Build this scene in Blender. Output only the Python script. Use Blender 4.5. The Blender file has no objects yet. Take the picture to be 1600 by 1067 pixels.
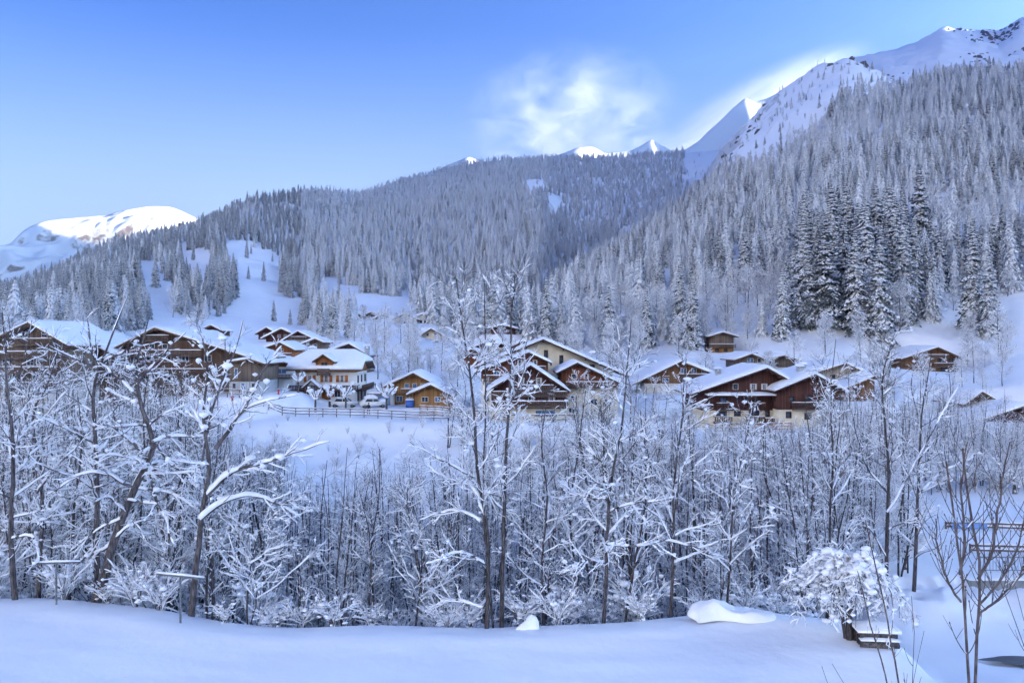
import bpy, bmesh, math, random
import numpy as np
from mathutils import Vector, Matrix

# ------------------------------------------------------------------ camera, sky, sun, exposure
scene = bpy.context.scene
C = scene.collection
F, CX, CY = 1250.0, 800.0, 533.5          # the photograph is 1600 px wide: focal length in those pixels, level camera
cam_data = bpy.data.cameras.new('camera')
cam_data.sensor_width = 36.0
cam_data.lens = F / 1600.0 * 36.0
cam_data.clip_start = 0.1
cam_data.clip_end = 40000.0
cam = bpy.data.objects.new('camera', cam_data)
C.objects.link(cam)
cam.location = (0, 0, 0)
cam.rotation_euler = (math.radians(90), 0, 0)
scene.camera = cam

SUN_EL, SUN_AZ = math.radians(12.0), math.radians(82.0)     # azimuth from +Y (view direction) towards +X
world = bpy.data.worlds.new('World')
scene.world = world
world.use_nodes = True
wn = world.node_tree.nodes
wl = world.node_tree.links
wn.clear()
sky = wn.new('ShaderNodeTexSky')
sky.sky_type = 'NISHITA'
sky.sun_disc = False
sky.sun_elevation = SUN_EL
sky.sun_rotation = SUN_AZ          # same bearing as the lamp
sky.altitude = 1200.0
sky.air_density = 0.6
sky.dust_density = 0.3
sky.ozone_density = 4.5
bg = wn.new('ShaderNodeBackground')
bg.inputs['Strength'].default_value = 0.038
wo = wn.new('ShaderNodeOutputWorld')
deep = wn.new('ShaderNodeGamma')          # the photograph's contrasty sky: deeper overhead, pale near the horizon
deep.inputs['Gamma'].default_value = 1.4
wl.new(sky.outputs[0], deep.inputs['Color'])
# winter haze along the horizon of the sky dome: the blue pales towards the skyline
tcw = wn.new('ShaderNodeTexCoord')
sepw = wn.new('ShaderNodeSeparateXYZ')
wl.new(tcw.outputs['Generated'], sepw.inputs[0])
low = wn.new('ShaderNodeMapRange')
low.interpolation_type = 'SMOOTHSTEP'
low.inputs['From Min'].default_value = 0.38
low.inputs['From Max'].default_value = 0.10
low.inputs['To Max'].default_value = 0.88
wl.new(sepw.outputs['Z'], low.inputs['Value'])
pale = wn.new('ShaderNodeMix')
pale.data_type = 'RGBA'
wl.new(low.outputs[0], pale.inputs['Factor'])
wl.new(deep.outputs[0], pale.inputs['A'])
pale.inputs['B'].default_value = (2.9, 3.45, 4.0, 1)
wl.new(pale.outputs['Result'], bg.inputs[0])
wl.new(bg.outputs[0], wo.inputs[0])

sun_data = bpy.data.lights.new('sun', 'SUN')
sun_data.energy = 5.0
sun_data.angle = math.radians(0.5)
sun_data.color = (1.0, 0.94, 0.84)
sun = bpy.data.objects.new('sun', sun_data)
C.objects.link(sun)
sdir = Vector((math.sin(SUN_AZ) * math.cos(SUN_EL), math.cos(SUN_AZ) * math.cos(SUN_EL), math.sin(SUN_EL)))
sun.rotation_euler = sdir.to_track_quat('Z', 'Y').to_euler()

scene.view_settings.view_transform = 'Standard'
scene.view_settings.look = 'None'
scene.view_settings.exposure = 3.3
scene.view_settings.gamma = 1.0
scene.cycles.use_denoising = True
scene.cycles.max_bounces = 6
scene.cycles.diffuse_bounces = 5
scene.cycles.glossy_bounces = 2
scene.cycles.transmission_bounces = 2
scene.cycles.volume_bounces = 0
scene.cycles.transparent_max_bounces = 6
scene.cycles.sample_clamp_indirect = 1.6

RNG = np.random.default_rng(7)
random.seed(7)

def P(px, py, y):
    """World point on the sight line of photo pixel (px, py) at depth y."""
    return np.array([(px - CX) / F * y, y, (CY - py) / F * y])

# ------------------------------------------------------------------ materials
def new_mat(name, rough=0.8):
    m = bpy.data.materials.new(name)
    m.use_nodes = True
    b = m.node_tree.nodes['Principled BSDF']
    b.inputs['Roughness'].default_value = rough
    try:
        b.inputs['Specular IOR Level'].default_value = 0.25
    except Exception:
        pass
    return m, m.node_tree, b

def noise_mat(name, ca, cb, scale=4.0, rough=0.8, stretch=(1, 1, 1), detail=5.0, bump=0.0, lo=0.35, hi=0.65, bscale=None, coord='Object', rnd=0.0):
    m, nt, b = new_mat(name, rough)
    tc = nt.nodes.new('ShaderNodeTexCoord')
    mp = nt.nodes.new('ShaderNodeMapping')
    mp.inputs['Scale'].default_value = stretch
    nz = nt.nodes.new('ShaderNodeTexNoise')
    nz.inputs['Scale'].default_value = scale
    nz.inputs['Detail'].default_value = detail
    cr = nt.nodes.new('ShaderNodeValToRGB')
    cr.color_ramp.elements[0].position = lo
    cr.color_ramp.elements[1].position = hi
    cr.color_ramp.elements[0].color = (*ca, 1)
    cr.color_ramp.elements[1].color = (*cb, 1)
    nt.links.new(tc.outputs[coord], mp.inputs[0])
    nt.links.new(mp.outputs[0], nz.inputs['Vector'])
    nt.links.new(nz.outputs['Fac'], cr.inputs[0])
    nt.links.new(cr.outputs[0], b.inputs['Base Color'])
    if rnd > 0:
        oi = nt.nodes.new('ShaderNodeObjectInfo')
        hs = nt.nodes.new('ShaderNodeHueSaturation')
        mr = nt.nodes.new('ShaderNodeMapRange')
        mr.inputs['To Min'].default_value = 1 - rnd
        mr.inputs['To Max'].default_value = 1 + rnd
        nt.links.new(oi.outputs['Random'], mr.inputs['Value'])
        nt.links.new(mr.outputs[0], hs.inputs['Value'])
        nt.links.new(cr.outputs[0], hs.inputs['Color'])
        nt.links.new(hs.outputs[0], b.inputs['Base Color'])
    if bump > 0:
        bp = nt.nodes.new('ShaderNodeBump')
        bp.inputs['Strength'].default_value = bump
        bp.inputs['Distance'].default_value = 0.1
        if bscale:
            n2 = nt.nodes.new('ShaderNodeTexNoise')
            n2.inputs['Scale'].default_value = bscale
            n2.inputs['Detail'].default_value = 4
            nt.links.new(mp.outputs[0], n2.inputs['Vector'])
            nt.links.new(n2.outputs['Fac'], bp.inputs['Height'])
        else:
            nt.links.new(nz.outputs['Fac'], bp.inputs['Height'])
        nt.links.new(bp.outputs[0], b.inputs['Normal'])
    return m

def plank_mat(name, ca, cb, width=0.18, axis='X', rough=0.75):
    """Wood boarding: each board its own tone, dark joints, grain along the board."""
    m, nt, b = new_mat(name, rough)
    N, L = nt.nodes, nt.links
    tc = N.new('ShaderNodeTexCoord')
    sp = N.new('ShaderNodeSeparateXYZ')
    L.new(tc.outputs['Object'], sp.inputs[0])
    if axis == 'X':          # vertical boards: run over x + y so that side walls carry them too
        ad = N.new('ShaderNodeMath'); ad.operation = 'ADD'
        L.new(sp.outputs['X'], ad.inputs[0]); L.new(sp.outputs['Y'], ad.inputs[1])
        src = ad.outputs[0]
    else:
        src = sp.outputs['Z']
    dv = N.new('ShaderNodeMath'); dv.operation = 'DIVIDE'; dv.inputs[1].default_value = width
    L.new(src, dv.inputs[0])
    fl = N.new('ShaderNodeMath'); fl.operation = 'FLOOR'
    L.new(dv.outputs[0], fl.inputs[0])
    fr = N.new('ShaderNodeMath'); fr.operation = 'FRACT'
    L.new(dv.outputs[0], fr.inputs[0])
    wn_ = N.new('ShaderNodeTexWhiteNoise'); wn_.noise_dimensions = '1D'
    L.new(fl.outputs[0], wn_.inputs['W'])
    nz = N.new('ShaderNodeTexNoise'); nz.inputs['Scale'].default_value = 0.9; nz.inputs['Detail'].default_value = 4
    L.new(tc.outputs['Object'], nz.inputs['Vector'])
    mx = N.new('ShaderNodeMath'); mx.operation = 'ADD'
    L.new(wn_.outputs['Value'], mx.inputs[0]); L.new(nz.outputs['Fac'], mx.inputs[1])
    hf = N.new('ShaderNodeMath'); hf.operation = 'MULTIPLY'; hf.inputs[1].default_value = 0.5
    L.new(mx.outputs[0], hf.inputs[0])
    cr = N.new('ShaderNodeValToRGB')
    cr.color_ramp.elements[0].position = 0.15; cr.color_ramp.elements[1].position = 0.85
    cr.color_ramp.elements[0].color = (*ca, 1); cr.color_ramp.elements[1].color = (*cb, 1)
    L.new(hf.outputs[0], cr.inputs[0])
    gt = N.new('ShaderNodeMath'); gt.operation = 'GREATER_THAN'; gt.inputs[1].default_value = 0.10
    L.new(fr.outputs[0], gt.inputs[0])
    ml = N.new('ShaderNodeMix'); ml.data_type = 'RGBA'
    ml.inputs['A'].default_value = (ca[0] * .35, ca[1] * .35, ca[2] * .35, 1)
    L.new(gt.outputs[0], ml.inputs['Factor']); L.new(cr.outputs[0], ml.inputs['B'])
    L.new(ml.outputs['Result'], b.inputs['Base Color'])
    bp = N.new('ShaderNodeBump'); bp.inputs['Strength'].default_value = 0.4; bp.inputs['Distance'].default_value = 0.03
    L.new(gt.outputs[0], bp.inputs['Height']); L.new(bp.outputs[0], b.inputs['Normal'])
    return m

M = {}
M['snow'] = noise_mat('snow', (0.86, 0.875, 0.90), (0.92, 0.925, 0.935), scale=0.6, rough=0.7, bump=0.25, bscale=1.4)
M['snow_cap'] = noise_mat('snow_cap', (0.86, 0.875, 0.90), (0.92, 0.925, 0.935), scale=2.0, rough=0.7, bump=0.3, bscale=5)
M['tree_snow'] = noise_mat('tree_snow', (0.82, 0.84, 0.87), (0.92, 0.925, 0.935), scale=3.0, rough=0.75)
M['bark'] = noise_mat('bark', (0.028, 0.024, 0.026), (0.13, 0.115, 0.115), scale=6.0, rough=0.9, stretch=(3, 3, 0.6), bump=0.6, rnd=0.25)
M['twig_bark'] = noise_mat('twig_bark', (0.045, 0.038, 0.040), (0.17, 0.15, 0.155), scale=3.0, rough=0.9, rnd=0.25)
M['sapling_bark'] = noise_mat('sapling_bark', (0.055, 0.042, 0.040), (0.15, 0.12, 0.11), scale=18.0, rough=0.8, stretch=(1, 1, 0.5), bump=0.3)
M['frost_twig'] = noise_mat('frost_twig', (0.13, 0.115, 0.12), (0.45, 0.44, 0.45), scale=1.5, rough=0.9, rnd=0.2)
M['needles'] = noise_mat('needles', (0.012, 0.020, 0.020), (0.26, 0.29, 0.30), scale=1.3, rough=0.85, rnd=0.3)
M['rimed_needles'] = noise_mat('rimed_needles', (0.42, 0.46, 0.50), (0.88, 0.895, 0.91), scale=0.9, rough=0.9, rnd=0.35)
M['spruce_bark'] = noise_mat('spruce_bark', (0.04, 0.03, 0.025), (0.10, 0.08, 0.07), scale=3, rough=0.9)
M['plaster_white'] = noise_mat('plaster_white', (0.66, 0.63, 0.57), (0.76, 0.74, 0.69), scale=0.8, rough=0.9)
M['plaster_cream'] = noise_mat('plaster_cream', (0.62, 0.55, 0.42), (0.74, 0.68, 0.55), scale=0.7, rough=0.9)
M['plaster_grey'] = noise_mat('plaster_grey', (0.36, 0.37, 0.38), (0.50, 0.51, 0.52), scale=0.7, rough=0.9)
M['wood_golden'] = plank_mat('wood_golden', (0.24, 0.115, 0.04), (0.46, 0.27, 0.115), 0.22)
M['wood_orange'] = plank_mat('wood_orange', (0.24, 0.085, 0.025), (0.44, 0.19, 0.075), 0.2)
M['wood_brown'] = plank_mat('wood_brown', (0.12, 0.058, 0.028), (0.26, 0.14, 0.07), 0.2)
M['wood_brown_dull'] = plank_mat('wood_brown_dull', (0.085, 0.052, 0.034), (0.19, 0.12, 0.08), 0.2)
M['wood_log'] = plank_mat('wood_log', (0.12, 0.065, 0.035), (0.28, 0.16, 0.085), 0.3, axis='Z')
M['wood_dark'] = plank_mat('wood_dark', (0.055, 0.022, 0.018), (0.13, 0.055, 0.042), 0.2)
M['wood_red'] = plank_mat('wood_red', (0.13, 0.042, 0.02), (0.27, 0.10, 0.05), 0.2)
M['wood_grey'] = plank_mat('wood_grey', (0.10, 0.075, 0.058), (0.24, 0.185, 0.145), 0.2)
M['wood_pale'] = plank_mat('wood_pale', (0.34, 0.29, 0.24), (0.62, 0.56, 0.48), 0.3)
M['beam'] = noise_mat('beam', (0.10, 0.06, 0.038), (0.22, 0.135, 0.085), scale=3, stretch=(4, 1, 1))
M['beam_dark'] = noise_mat('beam_dark', (0.05, 0.028, 0.024), (0.11, 0.06, 0.048), scale=3, stretch=(4, 1, 1))
M['rail_wood'] = noise_mat('rail_wood', (0.08, 0.055, 0.04), (0.19, 0.13, 0.10), scale=5, stretch=(1, 4, 4))
M['frame_white'] = noise_mat('frame_white', (0.6, 0.6, 0.6), (0.72, 0.72, 0.72), scale=5)
M['curtain'] = noise_mat('curtain', (0.5, 0.5, 0.52), (0.75, 0.75, 0.76), scale=3, stretch=(6, 1, 0.3))
M['shutter'] = noise_mat('shutter', (0.34, 0.10, 0.025), (0.46, 0.155, 0.045), scale=8, stretch=(1, 1, 6))
M['concrete'] = noise_mat('concrete', (0.22, 0.24, 0.25), (0.34, 0.36, 0.37), scale=2.0, rough=0.9)
M['metal'] = noise_mat('metal', (0.10, 0.11, 0.12), (0.18, 0.19, 0.20), scale=8, rough=0.5)
M['metal_pale'] = noise_mat('metal_pale', (0.24, 0.25, 0.27), (0.36, 0.37, 0.39), scale=8, rough=0.5)
M['red_paint'] = noise_mat('red_paint', (0.42, 0.03, 0.02), (0.55, 0.05, 0.03), scale=6, rough=0.45)
M['blue_paint'] = noise_mat('blue_paint', (0.04, 0.10, 0.36), (0.07, 0.16, 0.46), scale=3, rough=0.5)
M['blue_cloth'] = noise_mat('blue_cloth', (0.12, 0.24, 0.50), (0.20, 0.34, 0.60), scale=2, rough=0.8)
M['blue_door'] = noise_mat('blue_door', (0.16, 0.24, 0.36), (0.24, 0.32, 0.44), scale=2, rough=0.6)
M['car_paint'] = noise_mat('car_paint', (0.62, 0.63, 0.62), (0.70, 0.71, 0.70), scale=2, rough=0.3)
M['tyre'] = noise_mat('tyre', (0.015, 0.015, 0.016), (0.03, 0.03, 0.032), scale=9)
M['cloth_dark'] = noise_mat('cloth_dark', (0.012, 0.014, 0.02), (0.03, 0.034, 0.045), scale=9)
M['skin'] = noise_mat('skin', (0.42, 0.24, 0.17), (0.5, 0.3, 0.22), scale=9)
M['hair'] = noise_mat('hair', (0.02, 0.014, 0.01), (0.05, 0.035, 0.025), scale=20)
M['wet_road'] = noise_mat('wet_road', (0.035, 0.035, 0.038), (0.10, 0.10, 0.105), scale=1.2, rough=0.35)
def glass_mat(name, ca, cb):
    m = noise_mat(name, ca, cb, scale=0.7, rough=0.08)
    m.node_tree.nodes['Principled BSDF'].inputs['Specular IOR Level'].default_value = 0.6
    return m
M['glass'] = glass_mat('glass', (0.015, 0.02, 0.03), (0.06, 0.075, 0.10))
M['glass_blue'] = glass_mat('glass_blue', (0.05, 0.12, 0.26), (0.13, 0.23, 0.40))

# ------------------------------------------------------------------ object helpers
def tag(o, label=None, cat=None, group=None, kind=None):
    if label: o['label'] = label
    if cat: o['category'] = cat
    if group: o['group'] = group
    if kind: o['kind'] = kind
    return o

def link(name, me, parent=None):
    o = bpy.data.objects.new(name, me)
    C.objects.link(o)
    if parent is not None:
        o.parent = parent
    return o

def thing(name, label, cat, loc=(0, 0, 0), rz=0.0, group=None):
    o = bpy.data.objects.new(name, None)
    o.empty_display_size = 0.5
    C.objects.link(o)
    o.location = [float(v) for v in loc]
    o.rotation_euler = (0, 0, rz)
    return tag(o, label, cat, group)

def copy_tree(o, parent=None):
    c = o.copy()
    C.objects.link(c)
    c.parent = parent
    for ch in list(o.children):
        copy_tree(ch, c)
    return c

class MB:
    """Collects vertices and faces (numpy blocks), builds one mesh."""
    def __init__(s):
        s.v = []; s.q = []; s.t = []; s.n = 0; s.qm = []; s.tm = []
    def add(s, v, quads=None, tris=None, mi=0):
        v = np.asarray(v, dtype=float).reshape(-1, 3)
        s.v.append(v)
        if quads is not None and len(quads):
            q = np.asarray(quads, dtype=np.int64).reshape(-1, 4) + s.n
            s.q.append(q); s.qm.append(np.full(len(q), mi))
        if tris is not None and len(tris):
            t = np.asarray(tris, dtype=np.int64).reshape(-1, 3) + s.n
            s.t.append(t); s.tm.append(np.full(len(t), mi))
        s.n += len(v)
    def box(s, x0, x1, y0, y1, z0, z1, mi=0):
        v = [(x0, y0, z0), (x1, y0, z0), (x1, y1, z0), (x0, y1, z0), (x0, y0, z1), (x1, y0, z1), (x1, y1, z1), (x0, y1, z1)]
        s.add(v, [(3, 2, 1, 0), (4, 5, 6, 7), (0, 1, 5, 4), (1, 2, 6, 5), (2, 3, 7, 6), (3, 0, 4, 7)], mi=mi)
    def prism(s, poly, y0, y1, mi=0):
        """Polygon in x-z (counter-clockwise seen from -y) swept from y0 to y1."""
        n = len(poly)
        v = [(x, y0, z) for x, z in poly] + [(x, y1, z) for x, z in poly]
        q = [(i + n, (i + 1) % n + n, (i + 1) % n, i) for i in range(n)]
        q = [tuple(reversed(a)) for a in q]
        q = [(i, i + n, (i + 1) % n + n, (i + 1) % n) for i in range(n)]
        t = [(0, i, i + 1) for i in range(1, n - 1)] + [(n, n + i + 1, n + i) for i in range(1, n - 1)]
        s.add(v, q, t, mi)
    def bar(s, a, b, w, h=None, mi=0):
        """Square-section bar from a to b."""
        a = np.asarray(a, float); b = np.asarray(b, float); h = h or w
        d = b - a; d = d / (np.linalg.norm(d) + 1e-9)
        ref = np.array([0, 0, 1.0]) if abs(d[2]) < 0.9 else np.array([1.0, 0, 0])
        u = np.cross(d, ref); u /= np.linalg.norm(u); k = np.cross(u, d)
        o = [(-1, -1), (1, -1), (1, 1), (-1, 1)]
        v = [a + u * w / 2 * i + k * h / 2 * j for i, j in o] + [b + u * w / 2 * i + k * h / 2 * j for i, j in o]
        s.add(v, [(3, 2, 1, 0), (4, 5, 6, 7), (0, 1, 5, 4), (1, 2, 6, 5), (2, 3, 7, 6), (3, 0, 4, 7)], mi=mi)
    def tube(s, pts, rad, k=6, mi=0, cap=True):
        pts = np.asarray(pts, float); n = len(pts)
        rad = np.broadcast_to(np.asarray(rad, float), (n,))
        t = np.gradient(pts, axis=0)
        t /= np.linalg.norm(t, axis=1)[:, None] + 1e-9
        m = t.mean(0)
        ref = np.array([0.31, 0.95, 0.05]) if abs(m[2]) > 0.8 * np.linalg.norm(m) else np.array([0.02, 0.03, 1.0])
        u = np.cross(t, ref); u /= np.linalg.norm(u, axis=1)[:, None] + 1e-9
        w = np.cross(t, u)
        a = np.arange(k) * 2 * math.pi / k
        v = pts[:, None, :] + rad[:, None, None] * (np.cos(a)[None, :, None] * u[:, None, :] + np.sin(a)[None, :, None] * w[:, None, :])
        i = np.arange(n - 1)[:, None] * k; j = np.arange(k)[None, :]; j2 = (j + 1) % k
        q = np.stack([i + j, i + j2, i + k + j2, i + k + j], -1).reshape(-1, 4)
        tr = []
        if cap and k > 3:
            e = (n - 1) * k
            tr = [(e, e + x, e + x + 1) for x in range(1, k - 1)]
        s.add(v.reshape(-1, 3), q, tr, mi)
    def build(s, name, mat, parent=None, smooth=False, data_only=False):
        me = bpy.data.meshes.new(name)
        V = np.concatenate(s.v) if s.v else np.zeros((0, 3))
        Q = np.concatenate(s.q) if s.q else np.zeros((0, 4), np.int64)
        T = np.concatenate(s.t) if s.t else np.zeros((0, 3), np.int64)
        nl = Q.size + T.size
        me.vertices.add(len(V)); me.vertices.foreach_set('co', V.astype(np.float32).ravel())
        me.loops.add(nl)
        me.loops.foreach_set('vertex_index', np.concatenate([Q.ravel(), T.ravel()]).astype(np.int32))
        me.polygons.add(len(Q) + len(T))
        st = np.concatenate([np.arange(len(Q)) * 4, Q.size + np.arange(len(T)) * 3]).astype(np.int32)
        me.polygons.foreach_set('loop_start', st)
        me.polygons.foreach_set('material_index', np.concatenate([np.concatenate(s.qm) if s.qm else np.zeros(0), np.concatenate(s.tm) if s.tm else np.zeros(0)]).astype(np.int32))
        if smooth:
            me.polygons.foreach_set('use_smooth', np.ones(len(Q) + len(T), bool))
        me.update(calc_edges=True)
        me.validate()
        for m in (mat if isinstance(mat, (list, tuple)) else [mat]):
            me.materials.append(m)
        return me if data_only else link(name, me, parent)

def grid_quads(nu, nv):
    i = np.arange(nu - 1)[:, None]; j = np.arange(nv - 1)[None, :]
    a = i * nv + j
    return np.stack([a, a + nv, a + nv + 1, a + 1], -1).reshape(-1, 4)

# ------------------------------------------------------------------ value noise (numpy)
_perm = np.random.default_rng(3).random((256, 256))
def vnoise(x, y):
    xi = np.floor(x).astype(int); yi = np.floor(y).astype(int)
    fx = x - xi; fy = y - yi
    fx = fx * fx * (3 - 2 * fx); fy = fy * fy * (3 - 2 * fy)
    a = _perm[xi & 255, yi & 255]; b = _perm[(xi + 1) & 255, yi & 255]
    c = _perm[xi & 255, (yi + 1) & 255]; d = _perm[(xi + 1) & 255, (yi + 1) & 255]
    return (a * (1 - fx) + b * fx) * (1 - fy) + (c * (1 - fx) + d * fx) * fy - 0.5
def fbm(x, y, o=4):
    s = 0; a = 1.0
    for k in range(o):
        s = s + a * vnoise(x * 2 ** k + 17.3 * k, y * 2 ** k + 9.1 * k); a *= 0.5
    return s
def sstep(a, b, x):
    t = np.clip((x - a) / (b - a), 0, 1)
    return t * t * (3 - 2 * t)
# ------------------------------------------------------------------ terrain: one height function, one sheet
def zc(py, y, tree=0.0):
    return (CY - py) / F * y - tree
# column (photo px), keys: terrace edge, terrace back, foot, lower slope, crest, dip, far crest, back   (depth, height)
COLS = [
 (-1400, [(107,-10),(150,-9),(260,-4),(400,0),(600,5),(700,6),(900,14),(2400,0)]),
 (-600, [(107,-10.5),(150,-8),(250,-2),(400,6),(600,18),(700,22),(900,35),(2400,0)]),
 (0,   [(107,-10.5),(150,-8),(240,-2),(350,6),(500,20),(560,24),(720,zc(432,720,9)),(2400,0)]),
 (200, [(107,-9.5),(150,-6),(240,1),(380,22),(550,53),(620,64),(800,zc(364,800,9)),(2400,20)]),
 (350, [(107,-10.5),(150,-8),(240,1),(340,11),(500,46),(560,62),(850,zc(322,850,9)),(2400,60)]),
 (470, [(107,-10.5),(150,-8),(250,2),(340,8),(500,36),(600,58),(1000,zc(298,1000,9)),(2400,100)]),
 (560, [(107,-10.5),(150,-8),(260,4),(360,12),(450,26),(520,38),(1150,zc(294,1150,9)),(2400,150)]),
 (650, [(107,-10.7),(150,-8),(260,5),(360,13),(470,26),(560,42),(1400,zc(274,1400,9)),(2400,200)]),
 (750, [(107,-10.7),(150,-8),(230,0),(320,8),(440,24),(540,42),(1500,zc(249,1500,9)),(2400,250)]),
 (830, [(107,-10.7),(150,-8.5),(200,-3),(270,2),(330,8),(430,12),(1500,zc(242,1500,9)),(2400,280)]),
 (880, [(107,-10.7),(150,-8.5),(200,-2),(330,14),(480,33),(620,28),(1500,zc(241,1500,9)),(2400,280)]),
 (1000,[(107,-11.5),(150,-8.5),(190,-3),(420,42),(700,97),(860,78),(1500,zc(236,1500,9)),(2400,290)]),
 (1075,[(107,-12.5),(150,-9),(180,-4),(450,62),(800,144),(950,122),(1550,zc(229,1550,9)),(2400,300)]),
 (1120,[(107,-13),(150,-9),(180,-4),(450,72),(850,196),(1000,175),(1550,372),(2400,300)]),
 (1180,[(107,-13),(150,-9),(180,-4),(450,85),(850,240),(1000,224),(1550,385),(2400,320)]),
 (1250,[(107,-13),(150,-9),(175,-4),(450,95),(850,284),(1000,272),(1600,475),(2400,340)]),
 (1320,[(107,-13),(150,-9),(175,-4),(430,95),(850,302),(1000,312),(1600,zc(96,1600)),(2400,420)]),
 (1430,[(107,-13),(150,-8),(175,-4),(420,92),(760,244),(880,282),(1600,zc(68,1600)),(2400,480)]),
 (1480,[(107,-13),(150,-8),(175,-4),(420,92),(740,245),(860,276),(1600,zc(42,1600)),(2400,560)]),
 (1560,[(107,-13),(150,-7),(175,-3),(420,92),(710,238),(840,272),(1600,zc(47,1600)),(2400,620)]),
 (1600,[(107,-13),(150,-6),(175,-2),(420,94),(700,235),(840,272),(1520,zc(28,1520)),(2400,680)]),
 (2000,[(107,-12),(150,-4),(190,4),(420,115),(700,270),(850,340),(1350,640),(2400,800)]),
 (2965,[(107,-11),(150,-4),(200,4),(300,50),(500,190),(650,300),(950,560),(2400,700)]),
 (5000,[(107,-10.5),(150,-6),(200,2),(300,40),(500,170),(650,270),(950,500),(2400,600)]),
]
_th = []; _kr = []; _kz = []
for px, ks in COLS:
    th = math.atan((px - CX) / F)
    c = math.cos(th) if abs(th) < 0.9 else 0.62
    _th.append(th); _kr.append([k[0] / c for k in ks]); _kz.append([k[1] for k in ks])
KR_BACK = [173, 240, 330, 450, 650, 900, 1400, 2400]       # unseen valley side behind the camera, raised to bounce sunlight onto the scene
for th, kz in ((-math.pi, [-10,-10,-4,30,190,460,1000,1650]), (-2.0, [-10,-10,-7,8,120,330,780,1400]), (-1.45, [-10,-10,-8,-4,10,50,200,420])):
    k = {-math.pi: 0, -2.0: 1, -1.45: 2}[th]
    _th.insert(k, th); _kr.insert(k, KR_BACK); _kz.insert(k, kz)
for th, kz in ((1.75, [-10,-8,0,30,120,220,300,330]), (2.3, [-10,-10,-8,0,30,60,110,180]), (2.75, [-10,-10,-6,10,90,240,560,1000]), (math.pi, [-10,-10,-4,30,190,460,1000,1650])):  # kept low on the right so sun reaches the raised back slope
    _th.append(th); _kr.append(KR_BACK); _kz.append(kz)
_th = np.array(_th); _kr = np.array(_kr); _kz = np.array(_kz)

def _interp_cols(th, arr):
    """Smooth (monotone cubic) interpolation of the key columns over the bearing."""
    i = np.clip(np.searchsorted(_th, th, side='right') - 1, 0, len(_th) - 2)
    h = _th[1:] - _th[:-1]
    d = (arr[1:] - arr[:-1]) / h[:, None]
    m = np.zeros_like(arr)
    m[0] = d[0]; m[-1] = d[-1]
    for k in range(1, len(_th) - 1):
        a, b = d[k - 1], d[k]
        m[k] = np.where(a * b <= 0, 0, 2 * a * b / np.where(a + b == 0, 1, a + b))
    t = ((th - _th[i]) / h[i])[:, None]
    H = h[i][:, None]
    return (2*t**3 - 3*t**2 + 1) * arr[i] + (t**3 - 2*t**2 + t) * H * m[i] + (-2*t**3 + 3*t**2) * arr[i+1] + (t**3 - t**2) * H * m[i+1]

PADS = []        # (x, y, z, radius): level ground under the buildings
BASE_PADS = []

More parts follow.
